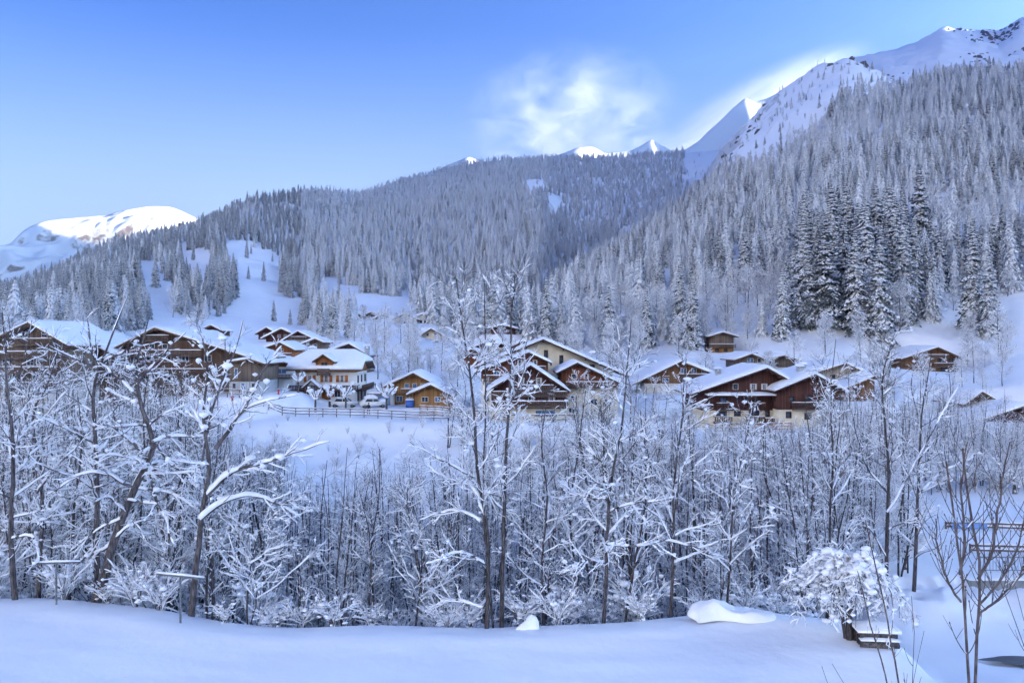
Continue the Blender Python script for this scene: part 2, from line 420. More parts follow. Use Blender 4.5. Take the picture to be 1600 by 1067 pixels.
def ground_z(x, y):
    x = np.atleast_1d(np.asarray(x, float)); y = np.atleast_1d(np.asarray(y, float))
    th = np.arctan2(x, y); r = np.hypot(x, y)
    kr = _interp_cols(th, _kr); kz = _interp_cols(th, _kz)
    # polar part
    z = np.full(x.shape, 0.0)
    n = kr.shape[1]
    z[:] = kz[:, 0]
    for k in range(n - 1):
        m = (r >= kr[:, k])
        t = np.clip((r - kr[:, k]) / np.maximum(kr[:, k+1] - kr[:, k], 1), 0, 1)
        if k in (3, 4, 5, 6):
            pass
        z = np.where(m, kz[:, k] + (kz[:, k+1] - kz[:, k]) * t, z)
    far = np.clip((r - 250) / 500, 0, 1)
    z = z + far * (fbm(x / 90, y / 90, 4) * 9 + fbm(x / 28, y / 28, 3) * 3.0)
    rocky = sstep(700, 1000, r) * sstep(1050, 1250, CX + F * x / np.maximum(y, 1))
    z = z + rocky * (np.abs(fbm(x / 45, y / 45, 5)) * 13 - 3)
    z = z + sstep(105, 130, r) * fbm(x / 14, y / 14, 3) * 0.5
    # near part: field, gorge, bank
    px = CX + F * x / np.maximum(y, 3.0)
    side = sstep(0.95, 1.15, np.abs(th))
    zf = -10.30 + fbm(x / 7 + 5, y / 7, 2) * 0.30 + fbm(x / 2.2, y / 2.2, 3) * 0.035
    zf = zf + 0.25 * sstep(-9, -16, x)
    # faint wind ripples and small pits where clumps fell
    zf = zf + 0.012 * np.sin((x * 0.35 + y * 2.1) * 2.2 + 3 * fbm(x / 3, y / 3, 2)) * np.clip(fbm(x / 5 + 9, y / 5, 2) + .45, 0, 1) - 0.05 * np.clip(vnoise(x * 2.6, y * 2.6) - 0.36, 0, 1)
    ye = 28.0 + np.interp(x, [-40, -19, -14, -11, -8, -4, 4, 9, 14, 20], [31.5, 30.6, 29.3, 28.2, 27.9, 28.0, 28.4, 29.5, 28, 27]) - 28.0
    # lip of the drift
    zf = zf + 0.10 * np.exp(-((y - ye + 0.5) / 0.8) ** 2)
    zg = -20 + fbm(x / 9, y / 9, 3) * 1.2
    yard = sstep(12.4, 16.5, x - 0.12 * (y - 28))
    gz_ = np.where(y < 88, zg, zg)
    drop = sstep(0, 16, y - ye)
    zt = kz[:, 0]
    rise1 = sstep(60, 92, y) * 3.0
    rise2 = np.clip((y - 86) / 20.5, 0, 1)
    rise2 = rise2 ** 0.85
    zn = zf + (zg - zf) * drop
    zn = zn + rise1 * (1 - rise2)
    zn = zn + (zt - zn) * rise2 + fbm(x / 6 + 30, y / 6, 4) * 1.0 * np.clip(rise2 * (1 - rise2) * 4, 0, 1)
    # right yard level, with ploughed heaps
    heap = np.exp(-((y - 39.0 - fbm(x / 3, 0 * y, 2)) / 2.1) ** 2) * (0.9 + fbm(x / 1.4, y / 1.4, 3) * 0.9)
    zy = -13.1 + 0.55 * sstep(42.0, 42.4, y) + fbm(x / 4, y / 4, 3) * 0.12 + heap * 0.75
    zy = zy + sstep(62, 104, y) * (zt + 12.5)
    zy = zy - 0.22 * np.exp(-((y - 33.0) / 0.8) ** 2) * sstep(18.8, 19.8, x)
    ynear = sstep(22, 27, y)
    zn = zn + (zy - zn) * yard * np.maximum(ynear, 0.0)
    zn = np.where(y < 20, zf, zn)
    zn = zn * (1 - side) + (-10.0) * side
    r0 = kr[:, 0]
    out = np.where(r < r0, zn, z)
    w = sstep(0.0, 6.0, r0 - r)
    out = np.where((r < r0) & (r > r0 - 6), zn * w + z * (1 - w), out)
    for (qx, qy, qz, qr) in PADS:
        d = np.hypot(x - qx, y - qy)
        w = (1 - sstep(qr, qr * 1.6, d)) * sstep(103.5, 110, y)
        out = out + (qz - out) * w
    return out

def gz(x, y):
    return float(ground_z([x], [y])[0])

def build_ground():
    a = np.concatenate([np.radians(np.linspace(-180, -48, 60))[:-1], np.radians(np.linspace(-48, -35, 40))[:-1],
                        np.arctan(np.linspace(math.tan(math.radians(-35)), math.tan(math.radians(35)), 430)),
                        np.radians(np.linspace(35, 60, 50))[1:], np.radians(np.linspace(60, 180, 50))[1:]])
    r = np.concatenate([[0.5, 4, 9, 14, 18, 21], np.linspace(22, 34, 70), np.linspace(34.4, 60, 60)[1:], np.linspace(60, 135, 130)[1:],
                        np.geomspace(135, 2600, 250)[1:]])
    A, R = np.meshgrid(a, r, indexing='ij')
    X = R * np.sin(A); Y = R * np.cos(A)
    Z = ground_z(X.ravel(), Y.ravel())
    mb = MB()
    mb.add(np.stack([X.ravel(), Y.ravel(), Z], -1), grid_quads(len(a), len(r))[:, ::-1])
    m, nt, b = new_mat('ground_snow', 0.65)
    N, L = nt.nodes, nt.links
    tc = N.new('ShaderNodeTexCoord')
    geo = N.new('ShaderNodeNewGeometry')
    sp = N.new('ShaderNodeSeparateXYZ'); L.new(geo.outputs['Normal'], sp.inputs[0])
    n1 = N.new('ShaderNodeTexNoise'); n1.inputs['Scale'].default_value = 0.11; n1.inputs['Detail'].default_value = 9; n1.inputs['Roughness'].default_value = 0.68
    L.new(tc.outputs['Object'], n1.inputs['Vector'])
    # rock shows where the slope is steep
    mr = N.new('ShaderNodeMapRange'); mr.inputs['From Min'].default_value = 0.93; mr.inputs['From Max'].default_value = 0.62
    L.new(sp.outputs['Z'], mr.inputs['Value'])
    ad = N.new('ShaderNodeMath'); ad.operation = 'ADD'; L.new(mr.outputs[0], ad.inputs[0]); L.new(n1.outputs['Fac'], ad.inputs[1])
    rk = N.new('ShaderNodeMapRange'); rk.inputs['From Min'].default_value = 1.22; rk.inputs['From Max'].default_value = 1.32
    L.new(ad.outputs[0], rk.inputs['Value'])
    cd = N.new('ShaderNodeVectorMath'); cd.operation = 'LENGTH'; L.new(tc.outputs['Object'], cd.inputs[0])
    fr = N.new('ShaderNodeMapRange'); fr.inputs['From Min'].default_value = 500; fr.inputs['From Max'].default_value = 700
    L.new(cd.outputs['Value'], fr.inputs['Value'])
    rk.inputs['To Max'].default_value = 0.45
    mu = N.new('ShaderNodeMath'); mu.operation = 'MULTIPLY'; L.new(rk.outputs[0], mu.inputs[0]); L.new(fr.outputs[0], mu.inputs[1])
    n2 = N.new('ShaderNodeTexNoise'); n2.inputs['Scale'].default_value = 0.35; n2.inputs['Detail'].default_value = 6
    L.new(tc.outputs['Object'], n2.inputs['Vector'])
    sc = N.new('ShaderNodeValToRGB'); sc.color_ramp.elements[0].position = 0.3; sc.color_ramp.elements[1].position = 0.7
    sc.color_ramp.elements[0].color = (0.86, 0.875, 0.90, 1); sc.color_ramp.elements[1].color = (0.92, 0.925, 0.935, 1)
    L.new(n2.outputs['Fac'], sc.inputs[0])
    mx = N.new('ShaderNodeMix'); mx.data_type = 'RGBA'
    L.new(mu.outputs[0], mx.inputs['Factor']); L.new(sc.outputs[0], mx.inputs['A'])
    mx.inputs['B'].default_value = (0.13, 0.10, 0.085, 1)
    L.new(mx.outputs['Result'], b.inputs['Base Color'])
    n3 = N.new('ShaderNodeTexNoise'); n3.inputs['Scale'].default_value = 1.1; n3.inputs['Detail'].default_value = 6; n3.inputs['Roughness'].default_value = 0.55
    L.new(tc.outputs['Object'], n3.inputs['Vector'])
    bp = N.new('ShaderNodeBump'); bp.inputs['Strength'].default_value = 0.5; bp.inputs['Distance'].default_value = 0.10
    L.new(n3.outputs['Fac'], bp.inputs['Height']); L.new(bp.outputs[0], b.inputs['Normal'])
    o = mb.build('ground', m, smooth=True)
    return tag(o, kind='structure')

# ------------------------------------------------------------------ far sunlit mountains
def mountain(name, prof, y0, depth, base, seed, rough=1.0, rock=0.55, skew=0.0):
    """A ridge of real relief: crest heights from (px, py) at depth y0, falling to front and back."""
    px = np.array([p[0] for p in prof], float); py = np.array([p[1] for p in prof], float)
    pp = np.linspace(px[0], px[-1], 190)
    yc = y0 + skew * (pp - pp.mean()) / F * y0            # the crest may run slantwise, away from the camera to the right
    xs = (pp - CX) / F * yc
    zs = (CY - np.interp(pp, px, py)) / F * yc
    ys = np.linspace(-1, 1, 120)
    X, T = np.meshgrid(xs, ys, indexing='ij')
    Z0 = np.repeat(zs[:, None], len(ys), 1)
    s = np.abs(T)
    fall = (Z0 - base) * (1 - s ** 0.9)
    rn = fbm(X / 220 + seed, T * depth / 220, 5); rid = 1 - 2 * np.abs(fbm(X / 330 + seed * 2, T * depth / 500 + 3, 5))
    k = np.clip(s * 6, 0, 1) * np.clip((1 - s) * 4, 0, 1)
    Z = base + fall + rough * k * ((rid - 0.45) * 130 + rn * 45) + rough * (1 - k) * rn * 14
    Y = yc[:, None] + T * depth + fbm(X / 400, X * 0 + seed, 3) * 120 * np.clip(s * 3, 0, 1)
    mb = MB()
    mb.add(np.stack([X.ravel(), Y.ravel(), Z.ravel()], -1), grid_quads(len(xs), len(ys)))
    m, nt, b = new_mat(name + '_snow', 0.7)
    N, L = nt.nodes, nt.links
    geo = N.new('ShaderNodeNewGeometry'); sp = N.new('ShaderNodeSeparateXYZ'); L.new(geo.outputs['Normal'], sp.inputs[0])
    tc = N.new('ShaderNodeTexCoord')
    n1 = N.new('ShaderNodeTexNoise'); n1.inputs['Scale'].default_value = 0.02; n1.inputs['Detail'].default_value = 9; n1.inputs['Roughness'].default_value = 0.7
    L.new(tc.outputs['Object'], n1.inputs['Vector'])
    mr = N.new('ShaderNodeMapRange'); mr.inputs['From Min'].default_value = 0.9; mr.inputs['From Max'].default_value = 0.45
    L.new(sp.outputs['Z'], mr.inputs['Value'])
    ad = N.new('ShaderNodeMath'); ad.operation = 'ADD'; L.new(mr.outputs[0], ad.inputs[0]); L.new(n1.outputs['Fac'], ad.inputs[1])
    rk = N.new('ShaderNodeMapRange'); rk.inputs['From Min'].default_value = 0.75 + rock * 0.5; rk.inputs['From Max'].default_value = 0.9 + rock * 0.5
    L.new(ad.outputs[0], rk.inputs['Value'])
    mx = N.new('ShaderNodeMix'); mx.data_type = 'RGBA'
    L.new(rk.outputs[0], mx.inputs['Factor'])
    mx.inputs['A'].default_value = (0.90, 0.905, 0.915, 1); mx.inputs['B'].default_value = (0.20, 0.145, 0.11, 1)
    L.new(mx.outputs['Result'], b.inputs['Base Color'])
    o = mb.build(name, m, smooth=False)
    return tag(o, kind='structure')
# ------------------------------------------------------------------ chalets
def snow_blanket(profile, y0, y1, t, seed, inset=0.06, ny=14, m=7):
    """Thick snow on a ridge-shaped roof: profile [(x,z) left eave, ridge, right eave] swept from y0 to y1, rounded rims."""
    rng = np.random.default_rng(seed)
    (xl, zl), (xa, za), (xr, zr) = profile
    sl = np.linspace(0, 1, m); sl = sl * sl * (3 - 2 * sl) * 0.5 + sl * 0.5
    xs = np.concatenate([xl + (xa - xl) * sl, (xa + (xr - xa) * sl)[1:]])
    zs = np.concatenate([zl + (za - zl) * sl, (za + (zr - za) * sl)[1:]])
    yy = np.linspace(0, 1, ny); yy = y0 + (y1 - y0) * (yy * 0.4 + 0.6 * yy * yy * (3 - 2 * yy))
    X, Y = np.meshgrid(xs, yy, indexing='ij'); Zb = np.repeat(zs[:, None], ny, 1)
    d = np.minimum(np.minimum(np.abs(X - xl), np.abs(X - xr)), np.minimum(np.abs(Y - y0), np.abs(Y - y1)))
    rim = np.sqrt(np.clip(d / (t * 0.9), 0, 1)) * 0.62 + 0.38
    noise = 1 + 0.30 * fbm(X * 0.5 + seed, Y * 0.5, 3)
    # soft over the ridge
    k = m - 1
    top = Zb + t * rim * noise
    top[k] -= t * 0.18
    # slump a little beyond the eaves
    V = np.stack([X, Y, top], -1)
    e = t * 0.35
    V[0, :, 0] -= e * rng.uniform(0.2, 1.0, ny); V[-1, :, 0] += e * rng.uniform(0.2, 1.0, ny)
    V[:, 0, 1] -= e * rng.uniform(0.1, 0.8, len(xs)); 
    B = np.stack([X, Y, Zb + 0.004], -1)
    mb = MB()
    nu, nv = X.shape
    q = grid_quads(nu, nv)
    mb.add(V.reshape(-1, 3), q)
    ring = [(i, 0) for i in range(nu)] + [(nu - 1, j) for j in range(1, nv)] + [(i, nv - 1) for i in range(nu - 2, -1, -1)] + [(0, j) for j in range(nv - 2, 0, -1)]
    a = np.array([V[i, j] for i, j in ring]); b = np.array([B[i, j] for i, j in ring]); n = len(ring)
    idx = np.arange(n); nx = (idx + 1) % n
    mb.add(np.concatenate([a, b]), np.stack([idx, idx + n, nx + n, nx], -1))
    return mb

def snow_pad(x0, x1, y0, y1, z, t, seed=0, n=5):
    """A cushion of snow on a flat top."""
    rng = np.random.default_rng(seed)
    xs = np.linspace(x0, x1, max(4, n)); ys = np.linspace(y0, y1, 4)
    X, Y = np.meshgrid(xs, ys, indexing='ij')
    e = np.minimum(np.minimum(X - x0, x1 - X) / max(t, 1e-3), np.minimum(Y - y0, y1 - Y) / max(t, 1e-3))
    Zt = z + t * (0.45 + 0.55 * np.clip(e, 0, 1)) * rng.uniform(0.8, 1.15, X.shape)
    mb = MB(); q = grid_quads(*X.shape)
    mb.add(np.stack([X, Y, Zt], -1).reshape(-1, 3), q)
    nu, nv = X.shape
    ring = [(i, 0) for i in range(nu)] + [(nu - 1, j) for j in range(1, nv)] + [(i, nv - 1) for i in range(nu - 2, -1, -1)] + [(0, j) for j in range(nv - 2, 0, -1)]
    a = np.array([(X[r], Y[r], Zt[r]) for r in ring]); b = a.copy(); b[:, 2] = z + 0.003; k = len(ring); i = np.arange(k); j = (i + 1) % k
    mb.add(np.concatenate([a, b]), np.stack([i, i + k, j + k, j], -1))
    return mb

class House:
    """Local frame: x along the front, y to the back, z up; origin at the middle of the front wall's foot."""
    def __init__(s, name, label, loc, rz=0.0, group=None, cat='house'):
        s.root = thing(name, label, cat, loc, rz, group)
        s.seed = abs(hash(label)) % 9999 if False else sum(ord(c) * (i + 1) for i, c in enumerate(label)) % 9999
    def part(s, mb, name, mat, parent=None, smooth=False):
        return mb.build(name, mat if not isinstance(mat, str) else M[mat], parent or s.root, smooth)
    def walls(s, x1, x2, d, h, mat, z0=-3.0, name='wall', y0=0.0, grow=0.0):
        mb = MB(); mb.box(x1 - grow, x2 + grow, y0 - grow, y0 + d + grow, z0, h); return s.part(mb, name, mat)
    def gable_wall(s, x1, x2, d, h0, prof, mat, name='gable_wall', grow=0.03, y0=0.0):
        (xl, zl), (xa, za), (xr, zr) = prof
        f = lambda x: zl + (za - zl) * (x - xl) / (xa - xl) if x < xa else zr + (za - zr) * (xr - x) / (xr - xa)
        a, b = x1 - grow, x2 + grow
        poly = [(a, h0), (b, h0), (b, f(b) - .02), (min(max(xa, a + .05), b - .05), za - .02 if a < xa < b else f(xa) - .02), (a, f(a) - .02)]
        mb = MB(); mb.prism(poly, y0 - grow, y0 + d + grow); return s.part(mb, name, mat)
    def roof(s, prof, y0, y1, th=0.22, snow=0.5, mat='beam', rafters=True):
        (xl, zl), (xa, za), (xr, zr) = prof
        mb = MB()
        mb.prism([(xl, zl), (xa, za), (xr, zr), (xr, zr + th), (xa, za + th), (xl, zl + th)][:], y0, y1) if False else None
        # two slabs that meet at the ridge
        mb.prism([(xl, zl), (xa, za), (xa, za + th), (xl, zl + th)], y0, y1)
        mb.prism([(xa, za), (xr, zr), (xr, zr + th), (xa, za + th)], y0, y1)
        r = s.part(mb, 'roof', mat)
        if rafters:
            for f in (0.04, 0.24, 0.5, 0.76):
                for (p, q) in (((xl, zl), (xa, za)), ((xr, zr), (xa, za))):
                    x = p[0] + (q[0] - p[0]) * f; z = p[1] + (q[1] - p[1]) * f
                    rb = MB(); rb.box(x - .09, x + .09, y0 + .12, 0.0, z - .24, z - .01); s.part(rb, 'purlin', mat)
            rb = MB(); rb.box(xa - .1, xa + .1, y0 + .12, 0.0, za - .34, za - .10); s.part(rb, 'purlin', mat)
        if snow > 0:
            e = 0.02
            sb = snow_blanket([(xl, zl + th), (xa, za + th), (xr, zr + th)], y0 - .03, y1 + .03, snow, s.seed % 50 + 1)
            s.part(sb, 'snow_cover', 'snow_cap', r, True)
        return r
    def window(s, x, z, w, h, face='front', d=0.0, shutters=False, glass='glass', frame='frame_white', curtain=False, x1=0, x2=0, mull=True):
        """Frame standing 4 cm proud of the wall with the pane set back in it."""
        fw = max(0.07, min(w, h) * 0.08)
        mb = MB()
        mb.box(-w/2 - fw, -w/2, -.06, .03, -h/2 - fw, h/2 + fw); mb.box(w/2, w/2 + fw, -.06, .03, -h/2 - fw, h/2 + fw)
        mb.box(-w/2, w/2, -.058, .03, h/2, h/2 + fw); mb.box(-w/2, w/2, -.075, .03, -h/2 - fw, -h/2)
        if mull and w > 0.7: mb.box(-.03, .03, -.05, .02, -h/2, h/2)
        pb = MB(); pb.box(-w/2, w/2, -.032, .02, -h/2, h/2)
        fr = s.part(mb, 'window', frame); pn = s.part(pb, 'pane', glass, fr)
        obs = [fr]
        if curtain:
            cb = MB(); cb.box(-w/2 + .02, -w/2 + w*.28, -.038, -.0325, -h/2 + .02, h/2 - .02); cb.box(w/2 - w*.28, w/2 - .02, -.038, -.0325, -h/2 + .02, h/2 - .02)
            s.part(cb, 'curtain', 'curtain', fr)
        if shutters:
            for sg in (-1, 1):
                sb = MB(); xx = sg * (w/2 + fw + w * .27)
                sb.box(xx - w * .26, xx + w * .26, -.07, .01, -h/2 - .04, h/2 + .04)
                for k in (-.3, .3): sb.box(xx - w * .24, xx + w * .24, -.09, -.07, h * k - .05, h * k + .05)
                o = s.part(sb, 'shutter', 'shutter'); obs.append(o)
        for o in obs:
            if face == 'front': o.location = (x, d - .035, z)
            elif face == 'left': o.location = (x1 - .035, x, z); o.rotation_euler = (0, 0, -math.pi / 2)
            elif face == 'right': o.location = (x2 + .035, x, z); o.rotation_euler = (0, 0, math.pi / 2)
        return fr
    def balcony(s, x1, x2, z, rail=1.0, depth=1.2, mat='rail_wood', d=0.0, snow=0.16, solid=False, name='balcony', floor_snow=True):
        mb = MB()
        mb.box(x1, x2, d - depth, d - .04, z - .16, z)
        y = d - depth + .05
        mb.box(x1, x2, y - .05, y + .05, z + rail - .09, z + rail)
        mb.box(x1, x2, y - .03, y + .03, z + .08, z + .16)
        if solid:
            mb.box(x1 + .01, x2 - .01, y - .02, y + .02, z + .16, z + rail - .09)
        else:
            n = max(3, int((x2 - x1) / 0.24))
            for i in range(n):
                xx = x1 + .08 + (x2 - x1 - .16) * i / (n - 1)
                mb.box(xx - .07, xx + .07, y - .018, y + .018, z + .16, z + rail - .09)
        for xx in (x1 + .06, x2 - .06):
            mb.box(xx - .06, xx + .06, y + .05, d - .04, z + rail - .09, z + rail - .005)
            mb.box(xx - .06, xx + .06, y - .055, y + .055, z - .3, z + rail + .004)
        b = s.part(mb, name, mat)
        if snow:
            sb = snow_pad(x1 - .04, x2 + .04, y - .12, y + .12, z + rail + .005, snow, s.seed + int(z * 10), n=int((x2 - x1) / .6) + 4)
            s.part(sb, 'snow_cover', 'snow_cap', b, True)
        return b
    def door(s, x, w, h, mat='wood_brown', d=0.0, z=0.0):
        mb = MB(); mb.box(x - w/2 - .1, x - w/2, d - .07, d + .02, z, z + h + .1); mb.box(x + w/2, x + w/2 + .1, d - .07, d + .02, z, z + h + .1); mb.box(x - w/2, x + w/2, d - .068, d + .02, z + h, z + h + .1)
        mb.box(x - w/2, x + w/2, d - .045, d + .02, z, z + h)
        o = s.part(mb, 'door', mat)
        hb = MB(); hb.box(x + w/2 - .16, x + w/2 - .08, d - .1, d - .045, z + h * .47, z + h * .53); s.part(hb, 'handle', 'metal', o)
        return o
    def chimney(s, roof, x, y, z, w=0.7, h=1.4, snow=0.45):
        mb = MB(); mb.box(x - w/2, x + w/2, y - w/2, y + w/2, z - 1.0, z + h); mb.box(x - w/2 - .1, x + w/2 + .1, y - w/2 - .1, y + w/2 + .1, z + h + .003, z + h + .12)
        for a in (-1, 1):
            for b in (-1, 1): mb.box(x + a * w * .42 - .06, x + a * w * .42 + .06, y + b * w * .42 - .06, y + b * w * .42 + .06, z + h + .12, z + h + .36)
        mb.box(x - w/2 - .14, x + w/2 + .14, y - w/2 - .14, y + w/2 + .14, z + h + .362, z + h + .45)
        c = s.part(mb, 'chimney', 'plaster_grey', roof)
        # a child of the roof keeps to two levels: the cap belongs to the chimney mesh's own snow
        sb = snow_blanket([(x - w/2 - .16, z + h + .452), (x, z + h + .5), (x + w/2 + .16, z + h + .452)], y - w/2 - .16, y + w/2 + .16, snow, 5, m=4, ny=6)
        o = s.part(sb, 'chimney_snow', 'snow_cap', roof, True)
        return c

def gable_house(label, Y, base, roof, wall, depth, split=None, low='plaster_white', up='wood_brown', windows=(), balconies=(), doors=(), chimneys=(), rz=0.0,
                front=1.3, snow=0.5, beam='beam', group='chalets of the village', name='chalet', lower_windows_mat='glass', rafters=True, solid=False):
    """A gabled chalet measured on the photograph at depth Y: all pixel values become metres in its own frame."""
    k = Y / F
    cx = (wall[0] + wall[1]) / 2
    lx = lambda p: (p - cx) * k
    lz = lambda p: (base - p) * k
    loc = P(cx, base, Y)
    h = House(name, label, loc, rz, group)
    rel = max(4.0, abs(lx(wall[1])) * 1.15)
    PADS.append((float(loc[0] - math.sin(rz) * depth / 2), float(loc[1] + math.cos(rz) * depth / 2), float(loc[2]) - 0.05, rel + depth * .25))
    th = 0.20
    # the roof line was read at the front edge of the overhang, which stands a little nearer than the wall
    prof = [(lx(x), lz(y) - th) for x, y in roof]
    x1, x2 = lx(wall[0]), lx(wall[1])
    hs = lz(split) if split else None
    if hs:
        h.walls(x1, x2, depth, hs, low)
        h.gable_wall(x1, x2, depth, hs + 0.004, prof, up)
    else:
        h.gable_wall(x1, x2, depth, -3.0, prof, up, name='wall')
    r = h.roof(prof, -front, depth + 0.9, th, snow, beam, rafters and Y < 137)
    for w in windows:
        px, py, pw, ph = w[:4]; opt = w[4] if len(w) > 4 else {}
        h.window(lx(px), lz(py), pw * k, ph * k, d=-0.03 if (hs and lz(py) > hs) or not hs else 0.0, **opt)
    for b in balconies:
        a, c, yt, yb = b[:4]; opt = b[4] if len(b) > 4 else {}
        h.balcony(lx(a), lx(c), lz(yb), max(.55, (yb - yt) * k), solid=solid, **{**dict(depth=1.15), **opt})
    for dd in doors:
        h.door(lx(dd[0]), dd[1] * k, dd[2] * k, dd[3] if len(dd) > 3 else 'wood_brown')
    for c in chimneys:
        x = lx(c[0]); (xl, zl), (xa, za), (xr, zr) = prof
        z = zl + (za - zl) * (x - xl) / (xa - xl) if x < xa else zr + (za - zr) * (xr - x) / (xr - xa)
        h.chimney(r, x, c[1], z + .3, h=c[2] if len(c) > 2 else 0.9)
    return h
# ------------------------------------------------------------------ the village
CUR = dict(curtain=True)
BLU = dict(glass='glass_blue')
DK = dict(frame='beam_dark')
def village():
    # --- the large white house with orange shutters
    Y, base = 125.0, 633.0
    k = Y / F; cx = 507.0
    loc = P(cx, base, Y)
    h = House('guest_house', 'large white house with orange shutters, hipped snowy roof and small wooden dormer', loc, 0.0, 'chalets of the village')
    PADS.append((float(loc[0]), Y + 5, float(loc[2]) - .05, 8.5))
    lx = lambda p: (p - cx) * k
    lz = lambda p: (base - p) * k
    x1, x2, d = lx(462), lx(556), 9.6
    zf = lz(608)
    h.walls(x1, x2, d, lz(581.5), 'plaster_white')
    h.walls(x1, x2, d, lz(576), 'wood_orange', z0=lz(581.5) + .004, name='timber_band', grow=.05)
    # half-hipped roof: ridge along x
    ov = 1.15
    ez = lz(577); rzg = lz(552) + 0.15; mid = d / 2
    xl, xr = x1 - 1.2, x2 + 1.2
    hipz = ez + (rzg - ez) * 0.42                      # the hip starts high: a half hip
    ins = 2.3
    yv = lambda z: (-ov) + (mid + ov) * (z - ez) / (rzg - ez)
    def hip(zo, out):
        a = [(xl - out, -ov - out, ez + zo), (xr + out, -ov - out, ez + zo), (xr + out, yv(hipz), hipz + zo), (xr + out - ins, mid, rzg + zo), (xl - out + ins, mid, rzg + zo), (xl - out, yv(hipz), hipz + zo)]
        b = [(x, d - y, z) for x, y, z in a]
        return a, b
    def hip_mesh(t, zo, out):
        mb = MB()
        a0, b0 = hip(zo, out); a1, b1 = hip(zo + t, out)
        lo = a0 + [b0[0], b0[1], b0[2], b0[5]]; hi = a1 + [b1[0], b1[1], b1[2], b1[5]]
        # indices: 0..5 front (0 el,1 er,2 hr,3 rr,4 rl,5 hl), 6 el back,7 er back,8 hr back,9 hl back
        n = 10
        v = lo + hi
        tri = []
        def poly(p, off, flip):
            q = [i + off for i in p]
            if flip: q = q[::-1]
            return [(q[0], q[i], q[i + 1]) for i in range(1, len(q) - 1)]
        for p in ([0, 1, 2, 3, 4, 5], [7, 6, 9, 4, 3, 8], [2, 8, 3], [9, 5, 4]):
            tri += poly(p, n, False) + poly(p, 0, True)
        ring = [0, 1, 2, 8, 7, 6, 9, 5]
        quads = [(ring[i], ring[(i + 1) % 8], ring[(i + 1) % 8] + n, ring[i] + n) for i in range(8)]
        mb.add(v, quads, tri)
        return mb
    r = h.part(hip_mesh(.2, -.2, 0.0), 'roof', 'beam')
    sn = hip_mesh(.55, 0.004, 0.03).build('snow_cover', M['snow_cap'], r, False)
    bm = bmesh.new(); bm.from_mesh(sn.data)
    top = [e for e in bm.edges if min(v.co.z for v in e.verts) > ez + .4]
    bmesh.ops.recalc_face_normals(bm, faces=bm.faces)
    bmesh.ops.bevel(bm, geom=[e for e in bm.edges if len(e.link_faces) == 2 and e.calc_face_angle(0) > .3 and max(v.co.z for v in e.verts) > ez + .3 and all(v.co.z > ez + .2 for v in e.verts)], offset=.26, segments=3, affect='EDGES', profile=.5)
    bm.to_mesh(sn.data); bm.free()
    # gable triangles under the half hips (wood)
    for sx, nm in ((x1, 'gable_wall'), (x2, 'gable_wall')):
        mb = MB()
        w = .06
        xx0, xx1 = (sx - w, sx + .2) if sx == x1 else (sx - .2, sx + w)
        pts = [(.3, lz(576) + .004), (d - .3, lz(576) + .004), (d - yv(hipz) - .3, hipz - .25), (yv(hipz) + .3, hipz - .25)]
        v = [(xx0, y, z) for y, z in pts] + [(xx1, y, z) for y, z in pts]
        mb.add(v, [(0, 1, 2, 3), (7, 6, 5, 4), (0, 4, 5, 1), (1, 5, 6, 2), (2, 6, 7, 3), (3, 7, 4, 0)])
        h.part(mb, nm, 'wood_orange')
    # dormer
    dm = MB(); dx1, dx2 = lx(496), lx(522)
    dz0, dza, dze = lz(576), lz(554), lz(563)
    dm.prism([(dx1, dz0), (dx2, dz0), (dx2, dze), (lx(508.5), dza - .1), (dx1, dze)], -.9, mid - .5)
    do = h.part(dm, 'dormer', 'wood_orange')
    prof = [(lx(491.5), lz(566)), (lx(508.5), lz(554.5)), (lx(527), lz(567))]
    mb = MB(); (a, za), (b, zb), (c, zc_) = prof
    mb.prism([(a, za), (b, zb), (b, zb + .16), (a, za + .16)], -1.75, mid - .3); mb.prism([(b, zb), (c, zc_), (c, zc_ + .16), (b, zb + .16)], -1.75, mid - .3)
    dr = h.part(mb, 'dormer_roof', 'beam')
    h.part(snow_blanket([(a, za + .16), (b, zb + .16), (c, zc_ + .16)], -1.78, mid - .3, .32, 3), 'snow_cover', 'snow_cap', dr, True)
    h.window(lx(509), lz(570), .78, .75, d=-.9, frame='beam')
    h.balcony(lx(498), lx(518), lz(583.5), .8, 0.65, 'rail_wood', d=-.6, snow=.12, solid=True)
    # openings
    for px in (484, 510, 534.5):
        h.window(lx(px), lz(591.5), .82, .98, shutters=True, curtain=True)
    h.window(lx(527.5), lz(615), .9, .95, shutters=True); h.window(lx(484), lz(616), .9, .95, shutters=True)
    h.door(lx(508.5), 0.95, 2.1, 'wood_orange')
    for yy in (1.6, 4.6, 7.6):
        h.window(yy, lz(593), .6, 1.05, face='right', x2=x2, frame='wood_brown'); 
        h.window(yy, lz(618), .62, 1.7, face='right', x2=x2, frame='wood_brown')
    # gallery round the house
    h.balcony(lx(455), lx(562), lz(609.5), .85, 1.5, 'beam_dark', snow=.16)
    mb = MB(); zt = lz(609.5)
    mb.box(x2 + .01, x2 + 1.3, .2, d - .4, zt - .16, zt); mb.box(x2 + 1.2, x2 + 1.28, -1.4, d - .4, zt + .1, zt + .85)
    h.part(mb, 'side_gallery', 'beam_dark')
    # porch gable over the stairs
    mb = MB(); pz = lz(604)
    (a, za), (b, zb), (c, zc_) = (lx(480), pz - .15), (lx(493), pz + 1.0), (lx(507), pz - .15)
    mb.prism([(a, za), (b, zb), (b, zb + .12), (a, za + .12)], -3.0, -1.56); mb.prism([(b, zb), (c, zc_), (c, zc_ + .12), (b, zb + .12)], -3.0, -1.56)
    for xx in (a + .35, c - .35): mb.box(xx - .1, xx + .1, -2.9, -2.7, 0, za + .2)
